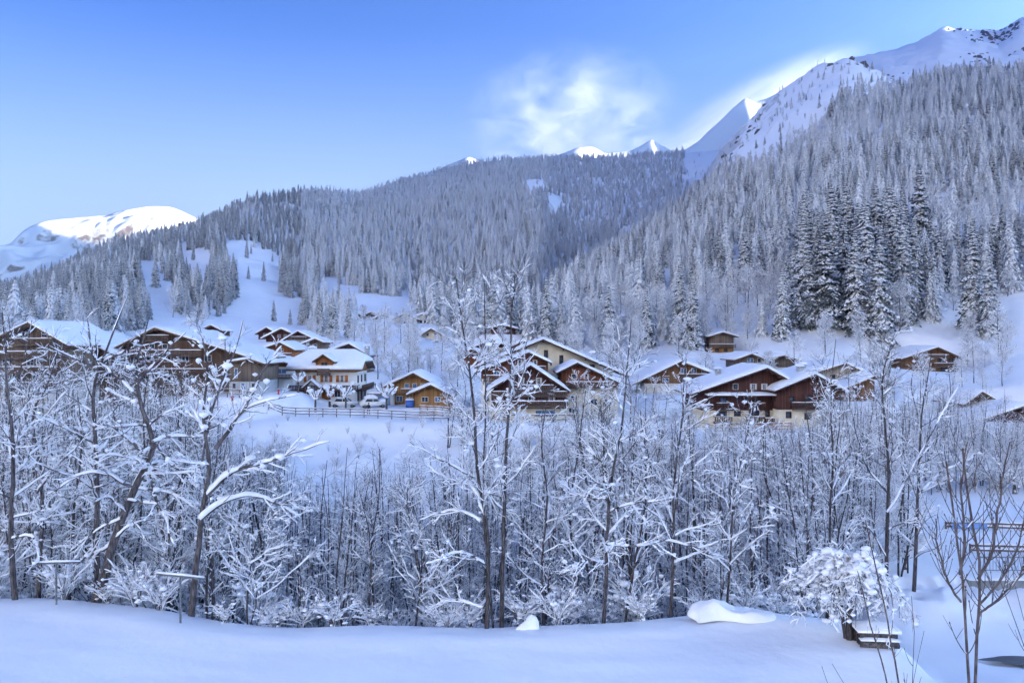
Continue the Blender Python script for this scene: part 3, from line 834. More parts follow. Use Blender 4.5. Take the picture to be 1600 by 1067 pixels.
    pr = h.part(mb, 'porch', 'beam')
    h.part(snow_blanket([(a, za + .12), (b, zb + .12), (c, zc_ + .12)], -3.03, -1.56, .3, 4, m=5, ny=7), 'snow_cover', 'snow_cap', pr, True)
    h.chimney(r, lx(473), 6.2, lz(557), .7, .8); h.chimney(r, lx(560), 7.6, lz(556), .7, 1.0)

    # --- chalets read off the photograph
    G = gable_house
    G('golden wooden chalet with blue windows right of the large white house', 128, 634, ((598, 605), (647, 582), (700, 610)), (607, 691), 9, None, 'plaster_white', 'wood_golden',
      [(636, 602.5, 6, 6, BLU), (648, 602.5, 6, 6, BLU), (661, 602.5, 6, 6, BLU), (612, 602, 4, 6), (624, 623, 9, 8, BLU), (640, 625, 8, 9, BLU)], [(628, 656, 607, 613)], snow=.45)
    G('small golden gabled annex in front of the golden wooden chalet', 119, 636, ((636, 616), (674, 600.5), (710, 619)), (645, 702), 6, None, 'plaster_white', 'wood_golden',
      [(664, 624, 9, 7), (684, 624, 8, 7, BLU)], [], snow=.4, front=1.0)
    G('wide brown chalet with long snowy gable and small balcony in its peak, left side', 118, 618, ((177, 548), (250, 512), (402, 560)), (188, 392), 14, 584, 'wood_grey', 'wood_brown_dull',
      [(238, 541, 7, 6), (258, 541, 7, 6), (210, 560, 10, 9), (235, 560, 10, 9), (262, 560, 10, 9), (290, 560, 10, 9), (325, 560, 10, 9), (228, 592, 10, 9), (262, 592, 10, 9), (300, 592, 10, 9), (330, 592, 9, 9)],
      [(232, 268, 524, 532), (196, 318, 547, 556), (200, 330, 576, 585)], front=1.8, snow=.45)
    G('tall log-walled wing with white posts at the right end of the wide brown chalet', 114, 616, ((352, 566), (392, 560), (416, 568)), (358, 408), 8, 596, 'plaster_grey', 'wood_grey',
      [(369, 583, 4, 14, BLU), (380, 604, 6, 10, BLU), (396, 604, 5, 10), (366, 604, 5, 10)], [], front=.7, snow=.3)
    G('grey-brown chalet with four tiers of snowy balconies at the far left', 108, 646, ((-34, 546), (56, 504), (118, 540)), (-24, 108), 13, 600, 'plaster_white', 'wood_grey',
      [(40, 523, 8, 7), (70, 523, 8, 7), (10, 566, 10, 9), (48, 566, 10, 9), (84, 566, 10, 9), (20, 588, 9, 9), (56, 588, 9, 9), (90, 588, 9, 9), (15, 612, 9, 10), (60, 612, 9, 10)],
      [(24, 90, 529, 538), (-24, 108, 549, 559), (-24, 96, 573, 582), (-24, 108, 597, 606)], front=1.8, snow=.5, chimneys=[(8, 5)])
    G('brown chalet with snow-lined balconies beside the far left chalet', 116, 640, ((76, 556), (108, 520), (192, 556)), (98, 184), 13, None, 'plaster_white', 'wood_brown_dull',
      [(112, 545, 7, 7), (140, 566, 9, 8), (165, 566, 9, 8), (120, 585, 9, 8), (150, 585, 9, 8), (170, 587, 8, 8)], [(98, 184, 563, 570), (98, 184, 572, 580), (98, 184, 590, 598)], front=1.5, snow=.55)
    G('tall cream-walled house with long snowy gable behind the dark chalet', 133, 636, ((742, 574), (848, 530), (980, 587)), (768, 956), 11, 590, 'plaster_white', 'plaster_cream',
      [(853, 553, 5, 11, DK), (877, 562, 5, 13, DK), (800, 566, 8, 6, DK), (925, 574, 7, 8, DK)], [], snow=.5, beam='beam_dark', front=1.6)
    G('reddish wooden gable left of and behind the dark chalet', 120, 648, ((741, 582), (826, 550), (862, 567)), (752, 856), 8, 592, 'plaster_white', 'wood_red',
      [(812, 567, 6, 8, CUR), (836, 567, 6, 8, CUR), (776, 584, 8, 8, BLU), (764, 603, 8, 9, BLU), (760, 622, 7, 9)], [(803, 852, 572, 578), (756, 800, 586, 594)], snow=.4, beam='beam_dark')
    G('dark red-brown chalet with four lines of snow on its balconies in the village centre', 110, 657, ((760, 610), (829, 570), (890, 611)), (768, 886), 9, 638, 'plaster_cream', 'wood_dark',
      [(815, 595, 8, 8, CUR), (842, 595, 8, 8, CUR), (795, 622, 8, 9), (862, 622, 9, 10, CUR), (830, 622, 8, 9), (852, 646, 30, 9, BLU), (790, 648, 10, 9)],
      [(797, 864, 601, 609), (770, 886, 611, 618, dict(depth=1.0)), (768, 886, 626, 634)], snow=.42, beam='beam_dark')
    G('brown gable over cream walls right of the dark chalet in the village centre', 119, 652, ((869, 582), (901, 566), (978, 603)), (877, 966), 9, 604, 'plaster_cream', 'wood_red',
      [(897, 588, 7, 7), (916, 588, 7, 7, CUR), (893, 622, 7, 9), (928, 628, 10, 9), (950, 628, 9, 9), (893, 642, 8, 9), (940, 645, 9, 8)], [(884, 962, 596, 604)], snow=.4, beam='beam_dark')
    G('wide brown chalet with glazed balcony left of the dark red chalet', 150, 614, ((985, 601), (1063, 564), (1132, 591)), (1008, 1124), 11, 599, 'plaster_white', 'wood_brown',
      [(1068, 579, 8, 7, BLU), (1084, 579, 7, 7, BLU), (1100, 579, 7, 7, BLU), (1040, 594, 9, 6, BLU), (1072, 593, 10, 6, BLU), (1100, 593, 8, 6, BLU)], [(1060, 1111, 584, 589)], snow=.6)
    hb = G('largest dark red chalet with cream ground floor and snowy mid-height canopy on the right', 118, 668, ((1076, 615), (1194, 574), (1236, 597)), (1096, 1234), 11, 641, 'plaster_cream', 'wood_dark',
      [(1177, 604, 9, 8, CUR), (1194, 604, 8, 8, CUR), (1149, 604, 7, 8), (1130, 627, 9, 10, dict(glass='glass_blue', frame='beam_dark')), (1180, 629, 17, 10, DK), (1105, 625, 3, 8, DK), (1152, 624, 3, 7, DK),
       (1127, 646, 15, 7, DK), (1152, 646, 9, 7, DK), (1178, 645, 15, 7, DK), (1199, 646, 6, 9, DK), (1219, 646, 5, 9, DK), (1226, 646, 5, 9, DK)],
      [(1118, 1142, 629, 638, dict(mat='beam_dark', depth=.9, snow=.1)), (1167, 1193, 629, 638, dict(mat='beam_dark', depth=.9, snow=.1)), (1114, 1141, 650, 659, dict(mat='beam_dark', snow=.08)), (1163, 1192, 650, 660, dict(mat='beam_dark', snow=.1)), (1192, 1233, 653, 658, dict(mat='beam_dark', snow=.1))],
      snow=.55, beam='beam_dark', front=1.6, chimneys=[(1137, 5.5, .9)])
    k = 118 / F
    mb = MB(); ax, bx = (1102 - 1165) * k, (1207 - 1165) * k; z = (668 - 616.5) * k
    mb.box(ax, bx, -1.9, -.04, z - .16, z)
    for xx in (ax + .4, (ax + bx) / 2 + 1, bx - .3): mb.bar((xx, -1.7, z - .16), (xx, -.06, z - 1.4), .16)
    cpy = hb.part(mb, 'canopy', 'beam_dark')
    hb.part(snow_pad(ax - .1, bx + .1, -2.0, -.05, z + .003, .42, 8, 14), 'snow_cover', 'snow_cap', cpy, True)
    G('dark brown gable joined to the right end of the largest dark red chalet', 115.5, 668, ((1206, 610), (1269, 584), (1316, 609)), (1216, 1304), 9, 640, 'plaster_cream', 'wood_dark',
      [(1237, 624, 7, 9, DK), (1262, 622, 8, 9, DK), (1286, 624, 7, 9, DK), (1232, 648, 7, 9, DK), (1262, 650, 9, 9, DK)], [(1234, 1300, 628, 637, dict(mat='beam_dark', snow=.12))], snow=.55, beam='beam_dark', chimneys=[(1262, 3.2, .7)])
    G('pale board-clad house with one dark window behind the dark brown gable', 136, 622, ((1212, 600), (1317, 567), (1366, 590)), (1262, 1352), 12, None, 'plaster_cream', 'wood_pale',
      [(1301, 592, 6, 12, DK), (1333, 586, 10, 8, dict(glass='glass', frame='frame_white'))], [(1322, 1351, 596, 602)], snow=.5, beam='beam', chimneys=[(1268, 4, .8)])
    G('low brown shed with sloping snowy roof right of the pale board-clad house', 128, 626, ((1312, 609), (1366, 586), (1374, 590)), (1318, 1366), 6, None, 'plaster_cream', 'wood_brown', [(1338, 611, 8, 5, DK)], [], snow=.5, front=.8, rafters=False)
    G('wooden chalet with balcony left of the small spruce, above the dark red chalet', 160, 583, ((1145, 562), (1172, 552.5), (1206, 566)), (1153, 1198), 9, 575, 'plaster_white', 'wood_grey',
      [(1172, 563, 9, 6, BLU), (1186, 563, 5, 6), (1160, 579, 6, 5), (1184, 579, 8, 5)], [(1160, 1198, 568, 573.5)], snow=.5, chimneys=[(1190, 4, .6)])
    G('grey-walled wing under a flat snow roof right of the small spruce', 168, 582, ((1192, 562), (1222, 555), (1249, 563)), (1202, 1241), 8, 574, 'plaster_white', 'wood_grey', [(1234, 578, 8, 4, BLU), (1212, 568, 7, 5, DK)], [], snow=.6)
    G('small wooden barn alone on the slope below the spruces', 190, 552, ((1104, 526), (1128, 519), (1152, 526)), (1110, 1146), 6, 541, 'wood_golden', 'wood_grey', [(1120, 547, 5, 4, DK), (1134, 547, 5, 4, DK)], [(1107, 1148, 537.5, 541.5)], snow=.45)
    G('brown chalet with two snowy balconies alone on the right slope', 170, 583, ((1406, 560), (1461, 542), (1509, 563)), (1417, 1499), 10, 572, 'wood_log', 'wood_brown',
      [(1440, 562, 7, 6, DK), (1470, 563, 7, 6, DK), (1486, 563, 7, 6, DK), (1440, 577, 7, 6, DK), (1475, 577, 9, 6, DK)], [(1449, 1478, 554, 558.5), (1456, 1506, 567, 573)], snow=.45)
    G('grey-brown gable peeping over the snow at the right below the slope', 131, 655, ((1500, 631), (1528, 611), (1570, 634)), (1508, 1562), 8, None, 'plaster_cream', 'wood_grey', [(1530, 627, 7, 5, DK)], [], snow=.5)
    G('dark low chalet with broad snow roof at the right edge of the village', 124, 672, ((1512, 660), (1592, 633), (1668, 660)), (1530, 1655), 9, None, 'plaster_cream', 'wood_dark', [(1560, 660, 9, 6, DK), (1590, 657, 9, 6, DK)], [], snow=.7)
    G('long white house with hipped snow roof high above the village centre', 282, 513, ((612, 500), (633, 489.5), (655, 500)), (617, 650), 10, None, 'plaster_white', 'plaster_cream', [(633, 503, 4, 4)], [(617, 650, 507, 510)], snow=.6, front=1.0)
    G('white wing with a row of dark windows beside the long white house', 286, 512, ((640, 499), (661, 490.5), (686, 502)), (648, 680), 10, 508, 'wood_grey', 'plaster_white', [(652, 503, 2.6, 3.4, DK), (658, 503, 2.6, 3.4, DK), (664, 503, 2.6, 3.4, DK), (670, 503, 2.6, 3.4, DK), (676, 503, 2.6, 3.4, DK)], [], snow=.8, front=.6)
    G('cream gabled house below the long white house', 240, 538, ((654, 526), (674, 513.5), (713, 535)), (658, 706), 9, None, 'plaster_cream', 'plaster_cream', [(668, 523, 3.5, 4), (680, 523, 3.5, 4), (672, 532, 4, 4), (690, 532, 4, 4)], [], snow=.6)
    G('small orange wooden gable in front of the cream gabled house', 222, 548, ((666, 542), (683, 532), (703, 543)), (670, 699), 7, None, 'plaster_cream', 'wood_orange', [(679, 541, 3, 3.5), (688, 541, 3, 3.5)], [], snow=.7)
    G('dark hut of the upper hamlet, leftmost under the bare slope', 335, 500, ((548, 494), (557, 488), (569, 494)), (551, 566), 8, None, 'plaster_cream', 'wood_dark', [(558, 494, 3, 3)], [], snow=.7)
    G('dark chalet with white gable corner in the upper hamlet, topmost', 338, 501, ((567, 493), (581, 487.5), (597, 493)), (571, 593), 9, 497, 'plaster_white', 'wood_dark', [(578, 494, 3, 3), (586, 494, 3, 3)], [], snow=.7)
    G('dark low chalet of the upper hamlet with a snowy roof, rightmost', 325, 505, ((579, 500), (600, 491), (618, 499)), (583, 612), 9, None, 'plaster_cream', 'wood_dark', [(595, 499, 3, 3), (603, 499, 3, 3)], [], snow=.8)
    G('small dark shed below the upper hamlet, just under the leftmost hut', 310, 509, ((552, 506), (563, 500.5), (576, 506)), (555, 573), 6, None, 'plaster_cream', 'wood_dark', [(563, 506, 3, 2.4)], [], snow=.7)
    G('dark gabled chalet on white walls with balcony, above the large white house', 205, 543, ((438, 535), (467, 517.5), (495, 531)), (445, 489), 9, 531, 'plaster_white', 'wood_dark',
      [(458, 528, 4, 4), (467, 527, 4, 4), (476, 528, 4, 4), (454, 536, 4, 4), (470, 536, 4, 4)], [(452, 484, 526, 530)], snow=.5, beam='beam_dark')
    G('orange-brown chalet with balcony left of the large white house', 168, 566, ((398, 549), (440, 535), (464, 547)), (405, 459), 9, None, 'plaster_white', 'wood_orange', [(424, 549, 6, 5), (440, 548, 6, 5), (420, 560, 6, 5), (440, 560, 6, 5)], [(412, 458, 552, 556)], snow=.5)
    G('dark gable behind the orange-brown chalet, left one', 240, 530, ((400, 522), (418, 511.5), (432, 520)), (404, 428), 8, None, 'plaster_white', 'wood_dark', [(414, 523, 4, 4)], [], snow=.5)
    G('dark gable behind the orange-brown chalet, right one', 228, 534, ((410, 529), (441, 513.5), (460, 522)), (416, 456), 8, None, 'plaster_white', 'wood_dark', [(436, 525, 4, 4), (446, 525, 4, 4)], [], snow=.6)
    G('low dark chalet between the white-walled gable and the large white house', 188, 548, ((461, 542), (494, 529), (508, 535)), (466, 504), 8, None, 'plaster_white', 'wood_grey', [(482, 540, 4, 4), (493, 540, 4, 4)], [], snow=.6)
    G('dark wooden chalet just behind the roof of the large white house', 148, 582, ((478, 562), (547, 537), (580, 556)), (492, 572), 9, None, 'plaster_white', 'wood_grey', [(545, 550, 6, 5), (530, 552, 6, 5)], [], snow=.6, beam='beam_dark')
    G('white and wood house with blue window behind the log-walled wing', 142, 606, ((384, 570), (428, 561), (468, 571)), (396, 458), 8, 573, 'plaster_white', 'wood_brown', [(440, 580, 14, 7, BLU), (415, 582, 8, 7), (410, 596, 8, 7)], [(396, 458, 584, 590)], snow=.5)
    G('dark long-roofed chalet among bare trees above the village centre', 176, 553, ((738, 543), (770, 530.5), (793, 541)), (745, 788), 8, 543, 'plaster_white', 'wood_dark', [(762, 538, 4, 4), (775, 538, 4, 4)], [], snow=.5)
    G('dark flat-roofed hut highest behind the village centre', 214, 522, ((762, 513), (786, 508), (810, 514)), (767, 805), 7, None, 'plaster_white', 'wood_dark', [(780, 517, 5, 3), (794, 517, 5, 3)], [], snow=.5)
    G('small reddish chalet left of the dark long-roofed chalet', 166, 570, ((720, 554), (738, 545), (763, 557)), (724, 758), 7, None, 'plaster_white', 'wood_red', [(734, 555, 4, 4), (746, 556, 4, 4)], [], snow=.5)
    G('reddish gable peeping over the roof left of the cream-walled house', 168, 556, ((796, 543), (818, 532), (836, 542)), (800, 832), 7, None, 'plaster_white', 'wood_red', [(818, 541, 4, 4)], [], snow=.5)
    G('brown hut half hidden among the spruces above the village centre', 268, 490, ((866, 482), (884, 475), (901, 481)), (870, 897), 7, None, 'plaster_white', 'wood_brown', [(880, 484, 3, 3), (889, 484, 3, 3)], [], snow=.5)
    G('dark little roof on the snow left of the village, larger one', 205, 528, ((314, 516), (332, 508), (350, 517)), (318, 346), 6, None, 'plaster_white', 'wood_dark', [(332, 520, 4, 4)], [], snow=.6)
    G('dark little roof on the snow left of the village, smaller lower one', 190, 530, ((316, 523), (327, 518), (338, 524)), (319, 335), 4, None, 'plaster_white', 'wood_brown', [(327, 526, 3, 2.5)], [], snow=.5)
village()
# ------------------------------------------------------------------ spruces
def spruce_meshes(seed, H=20.0, R=3.0, layers=24, nb=8, snow=0.75, bare=0.08, pairs=3, needles='needles', thick=0.10, droop=-0.95, fat=1.0):
    """Whorls of drooping boughs; every bough is a fan of small tent-shaped sprays with snow lying on them."""
    rng = np.random.default_rng(seed)
    tr = MB(); cr = MB(); sn = MB()
    zz = np.linspace(0, H * 0.985, 7)
    tr.tube(np.stack([np.zeros(7), np.zeros(7), zz], -1), 0.013 * H * (1 - zz / H) + 0.02, 6)
    lay = bare + (0.985 - bare) * (1 - (1 - np.linspace(0, 1, layers)) ** 1.22) + rng.normal(0, 0.005, layers)
    A, D, LEN, WID, DROP, SN = [], [], [], [], [], []
    for t in lay:
        r = R * (1 - t) ** 0.82 * (0.70 + 0.30 * min(1, (t - bare + .04) * 7)) * rng.uniform(0.85, 1.1) + 0.12
        n = max(4, int(round(nb * (0.55 + 0.45 * (1 - t)))))
        a0 = rng.random() * 6.28
        for b in range(n):
            a = a0 + b * 6.283 / n + rng.normal(0, 0.2)
            L = r * rng.uniform(0.66, 1.18)
            z0 = t * H + rng.normal(0, 0.035 * H * (1 - t) ** 0.7 * 0.6)
            slope = droop + 0.62 * t + rng.normal(0, 0.13)
            d = np.array([math.cos(a), math.sin(a), 0.0]); e = np.array([-d[1], d[0], 0.0])
            def at(s): return d * L * s + np.array([0, 0, z0 + slope * L * s - 0.22 * L * s * s + 0.22 * L * s ** 4])
            laden = rng.random() < snow
            ss = [(0.10, 0.0, 1.0)]
            cuts = np.linspace(0.30, 0.88, pairs) if pairs else []
            fingers = []
            # the spine in two pieces, then the side sprays
            fingers.append((at(0.05), at(0.62) - at(0.05), (0.13 + 0.05 * L) * fat))
            fingers.append((at(0.50), at(1.0) - at(0.50), (0.12 + 0.06 * L) * fat))
            for s in cuts:
                for q in (-1, 1):
                    l = L * (0.50 - 0.30 * s) * rng.uniform(0.75, 1.25) + 0.15
                    v = (at(min(s + .1, 1)) - at(s)); v /= np.linalg.norm(v) + 1e-9
                    v = v * 0.72 + e * q * 0.80 + np.array([0, 0, -0.36 + rng.normal(0, 0.10)])
                    fingers.append((at(s), v * l, (0.10 + 0.16 * l) * fat))
            for (p, v, w) in fingers:
                A.append(p); D.append(v); WID.append(w); DROP.append((0.6 + 0.5 * rng.random()) * (0.07 + w * 0.9 / fat))
                SN.append(laden and rng.random() < 0.9)
    A = np.array(A); D = np.array(D); WID = np.array(WID); DROP = np.array(DROP); SN = np.array(SN)
    Z = np.array([0, 0, 1.0])
    def tents(mb, A, D, W, DR, lift, back=0.0):
        S = np.cross(D, Z); S /= np.linalg.norm(S, axis=1)[:, None] + 1e-6
        base = A + D * back
        mid = A + D * 0.55
        up = Z * lift[:, None] if np.ndim(lift) else Z * lift
        b1 = mid + S * W[:, None] - Z * DR[:, None] + up * 0.35
        b2 = mid - S * W[:, None] - Z * DR[:, None] + up * 0.35
        m = mid + up
        tip = A + D + up * 0.3 - Z * (DR * 0.35)[:, None]
        v = np.stack([base + up * 0.6, b1, tip, m, b2], 1)
        i = np.arange(len(A))[:, None] * 5
        mb.add(v.reshape(-1, 3), np.concatenate([i + [0, 1, 2, 3], i + [0, 3, 2, 4]]))
    tents(cr, A, D, WID, DROP, 0.0)
    k = SN
    n = int(k.sum())
    f = rng.uniform(0.86, 1.10, n)
    tents(sn, A[k] + Z * 0.02, D[k] * rng.uniform(0.8, 1.0, n)[:, None], WID[k] * f, DROP[k] * f * 0.82, thick * rng.uniform(0.7, 1.5, n), 0.05)
    cr.add([(0.10, 0, H * .94), (-0.05, 0.09, H * .94), (-0.05, -0.09, H * .94), (0, 0, H * 1.02)], None, [(0, 1, 3), (1, 2, 3), (2, 0, 3)])
    return (tr.build('trunk', M['spruce_bark'], data_only=True), cr.build('crown', M[needles], data_only=True),
            sn.build('snow_cover', M['tree_snow'], data_only=True))

def make_spruce(name, meshes):
    root = bpy.data.objects.new(name, None); C.objects.link(root)
    link('trunk', meshes[0], root)
    cr = link('crown', meshes[1], root)
    link('snow_cover', meshes[2], cr)
    return root

SPR = [spruce_meshes(11, 20, 3.2, 30, 11, 0.92, 0.10, droop=-1.05, fat=1.15), spruce_meshes(12, 20, 3.6, 28, 11, 0.97, 0.04, droop=-1.1, fat=1.25), spruce_meshes(13, 20, 2.8, 30, 10, 0.95, 0.12, droop=-1.15, fat=1.2),
       spruce_meshes(14, 20, 4.0, 26, 11, 1.0, 0.02, thick=0.16, droop=-1.1, fat=1.4), spruce_meshes(15, 20, 3.0, 31, 10, 0.80, 0.16)]
SPR_FAR = [spruce_meshes(21, 20, 4.9, 17, 10, 1.0, 0.03, 2, 'rimed_needles', 0.26, -1.5, 1.8), spruce_meshes(22, 20, 4.3, 18, 9, 1.0, 0.03, 2, 'rimed_needles', 0.26, -1.65, 1.8),
           spruce_meshes(23, 20, 5.4, 16, 10, 0.97, 0.03, 2, 'rimed_needles', 0.26, -1.4, 1.9)]

# ------------------------------------------------------------------ where the wood stands
def inpoly(px, py, poly):
    c = np.zeros(px.shape, bool)
    n = len(poly)
    for i in range(n):
        x1, y1 = poly[i]; x2, y2 = poly[(i + 1) % n]
        k = ((y1 > py) != (y2 > py)) & (px < (x2 - x1) * (py - y1) / ((y2 - y1) if y2 != y1 else 1e-9) + x1)
        c ^= k
    return c

BALD = [
 [(350,370),(374,372),(446,412),(436,438),(452,464),(484,503),(466,512),(384,508),(376,470),(366,430),(352,400)],
 [(496,432),(535,436),(575,452),(645,468),(660,496),(560,500),(508,484),(492,458)],
 [(274,388),(326,384),(334,420),(322,462),(288,450)],
 [(220,408),(250,412),(274,452),(286,512),(232,510),(218,450)],
 [(632,418),(650,420),(656,455),(640,462)],
]
SPARSE = [
 [(1068,222),(1150,205),(1135,262),(1100,300),(1072,285)],
 [(1130,215),(1200,140),(1260,80),(1600,20),(1600,80),(1440,100),(1420,140),(1320,150),(1280,200),(1215,240),(1140,270)],
 [(858,305),(880,310),(870,345),(856,335)],
 [(820,283),(850,280),(850,300),(822,300)],
]
def forest_points():
    rng = np.random.default_rng(5)
    out = []
    # right-hand spur and slope, left hill, middle hill: jittered grid over the ground, thinner far away
    for (y0, y1, s) in ((165, 330, 5.8), (330, 620, 5.4), (620, 1000, 6.3), (1000, 1720, 7.6)):
        xs = np.arange(-0.78 * y1, 0.78 * y1, s); ys = np.arange(y0, y1, s)
        X, Y = np.meshgrid(xs, ys, indexing='ij')
        X = X.ravel() + rng.uniform(-.5, .5, X.size) * s; Y = Y.ravel() + rng.uniform(-.5, .5, Y.size) * s
        out.append(np.stack([X, Y], -1))
    pts = np.concatenate(out)
    X, Y = pts[:, 0], pts[:, 1]
    px = CX + F * X / Y
    k = (px > -150) & (px < 1750)
    X, Y, px = X[k], Y[k], px[k]
    Z = ground_z(X, Y)
    py = CY - F * Z / Y
    # lower limit of the wood along the photograph's width (depth of its edge)
    edge = np.interp(px, [-150, 0, 150, 230, 300, 352, 380, 400, 420, 450, 480, 520, 545, 562, 585, 640, 655, 690, 720, 800, 850, 900, 1000, 1100, 1200, 1300, 1400, 1450, 1500, 1560, 1640, 1750],
                     [210, 212, 218, 262, 300, 345, 420, 470, 410, 310, 268, 252, 262, 330, 430, 440, 320, 238, 226, 218, 205, 195, 190, 190, 196, 192, 192, 200, 205, 215, 215, 220])
    top = np.interp(px, [-150, 200, 350, 470, 560, 650, 1060, 1100, 1320, 1380, 1430, 1600, 1750], [780, 860, 920, 1080, 1250, 1480, 1560, 900, 880, 820, 800, 750, 740])
    top = np.where((px > 1000) & (px < 1100) & (Y > 1000), 1600, top)
    keep = (Y > edge + fbm(X / 25, Y / 25, 2) * 10) & (Y < top)
    keep &= ~((px > 830) & (px < 1110) & (Y > 1700))
    dens = np.ones(X.shape)
    for b in BALD:
        dens[inpoly(px + fbm(X / 16, Y / 16, 3) * 26, py + fbm(X / 16 + 50, Y / 16, 3) * 18, b)] = 0.012
    for b in SPARSE:
        dens[inpoly(px, py, b)] = 0.14
    cl = fbm(X / 40 + 3, Y / 40, 3)
    dens *= np.clip(1.05 + cl * 0.7, 0.35, 1.0)
    keep &= rng.random(X.shape) < dens
    X, Y, Z, px, py = X[keep], Y[keep], Z[keep], px[keep], py[keep]
    # bare frosted trees mixed in on the lower right slope
    mixd = fbm(X / 35 + 40, Y / 35, 3)
    frost = (mixd > np.where((px > 820) & (Y < 760), 0.06, 0.38)) & (rng.random(X.shape) < 0.75)
    H = rng.normal(19, 3.6, X.shape).clip(9, 28)
    H = H * np.interp(Y, [215, 330, 700, 1000, 1500], [1.0, 0.70, 0.56, 0.54, 0.54])
    H = np.where((Y < 360) & ~((px > 1235) & (px < 1440) & (Y < 262)), H * 0.78, H)
    sp_ = np.zeros(X.shape, bool)
    for b in SPARSE:
        sp_ |= inpoly(px, py, b)
    H = np.where(sp_, H * 0.55, H)
    H = np.where((px > 1330) & (Y > 620), H * 1.15, H)
    return X, Y, Z, px, py, H, frost

def point_cloud_instancer(name, pts, scl, rot, protos, label_kind='stuff', idx=None):
    """ONE object of kind stuff: points carrying copies of the given tree meshes (a far wood nobody could count)."""
    n = len(pts)
    me = bpy.data.meshes.new(name)
    me.vertices.add(n); me.vertices.foreach_set('co', np.asarray(pts, np.float32).ravel())
    for nm, arr in (('tree_scale', scl), ('tree_turn', rot)):
        a = me.attributes.new(nm, 'FLOAT', 'POINT'); a.data.foreach_set('value', np.asarray(arr, np.float32))
    if idx is None:
        idx = np.random.default_rng(1).integers(0, len(protos), n)
    a = me.attributes.new('tree_kind', 'INT', 'POINT'); a.data.foreach_set('value', np.asarray(idx, np.int32))
    me.update()
    o = link(name, me)
    ng = bpy.data.node_groups.new(name, 'GeometryNodeTree')
    ng.interface.new_socket('Geometry', in_out='INPUT', socket_type='NodeSocketGeometry')
    ng.interface.new_socket('Geometry', in_out='OUTPUT', socket_type='NodeSocketGeometry')
    N, L = ng.nodes, ng.links
    gi = N.new('NodeGroupInput'); go = N.new('NodeGroupOutput')
    iop = N.new('GeometryNodeInstanceOnPoints')
    allj = N.new('GeometryNodeJoinGeometry')
    for objs in protos:
        j = N.new('GeometryNodeJoinGeometry')
        for ob in objs:
            oi = N.new('GeometryNodeObjectInfo'); oi.transform_space = 'ORIGINAL'
            oi.inputs['Object'].default_value = ob
            L.new(oi.outputs['Geometry'], j.inputs[0])
        gti = N.new('GeometryNodeGeometryToInstance')
        L.new(j.outputs[0], gti.inputs[0]); L.new(gti.outputs[0], allj.inputs[0])
    def attr(nm, dt):
        a = N.new('GeometryNodeInputNamedAttribute'); a.data_type = dt; a.inputs['Name'].default_value = nm
        return [s for s in a.outputs if s.enabled and s.name == 'Attribute'][0]
    L.new(gi.outputs[0], iop.inputs['Points'])
    L.new(allj.outputs[0], iop.inputs['Instance'])
    iop.inputs['Pick Instance'].default_value = True
    L.new(attr('tree_kind', 'INT'), iop.inputs['Instance Index'])
    cx = N.new('ShaderNodeCombineXYZ'); L.new(attr('tree_turn', 'FLOAT'), cx.inputs['Z'])
    L.new(cx.outputs[0], iop.inputs['Rotation'])
    L.new(attr('tree_scale', 'FLOAT'), iop.inputs['Scale'])
    L.new(iop.outputs[0], go.inputs[0])
    md = o.modifiers.new('trees', 'NODES'); md.node_group = ng
    tag(o, kind=label_kind)
    return o
# ------------------------------------------------------------------ bare broad-leaved trees with snow on every bough
def unit(v):
    return v / (np.linalg.norm(v) + 1e-9)

def rough_path(ctrl, n, rng, wob=0.0):
    """Smooth polyline through the control points."""
    ctrl = np.asarray(ctrl, float)
    t = np.concatenate([[0], np.cumsum(np.linalg.norm(np.diff(ctrl, axis=0), axis=1))]); t /= t[-1]
    s = np.linspace(0, 1, n)
    i = np.clip(np.searchsorted(t, s, side='right') - 1, 0, len(t) - 2)
    m = np.gradient(ctrl, t, axis=0)
    h = (t[i + 1] - t[i])[:, None]; u = ((s - t[i]) / (t[i + 1] - t[i]))[:, None]
    p = (2*u**3-3*u**2+1)*ctrl[i] + (u**3-2*u**2+u)*h*m[i] + (-2*u**3+3*u**2)*ctrl[i+1] + (u**3-u**2)*h*m[i+1]
    w = np.cumsum(rng.normal(0, 1, (n, 3)), axis=0) * wob
    w -= w[0] + (w[-1] - w[0]) * s[:, None]
    return p + w

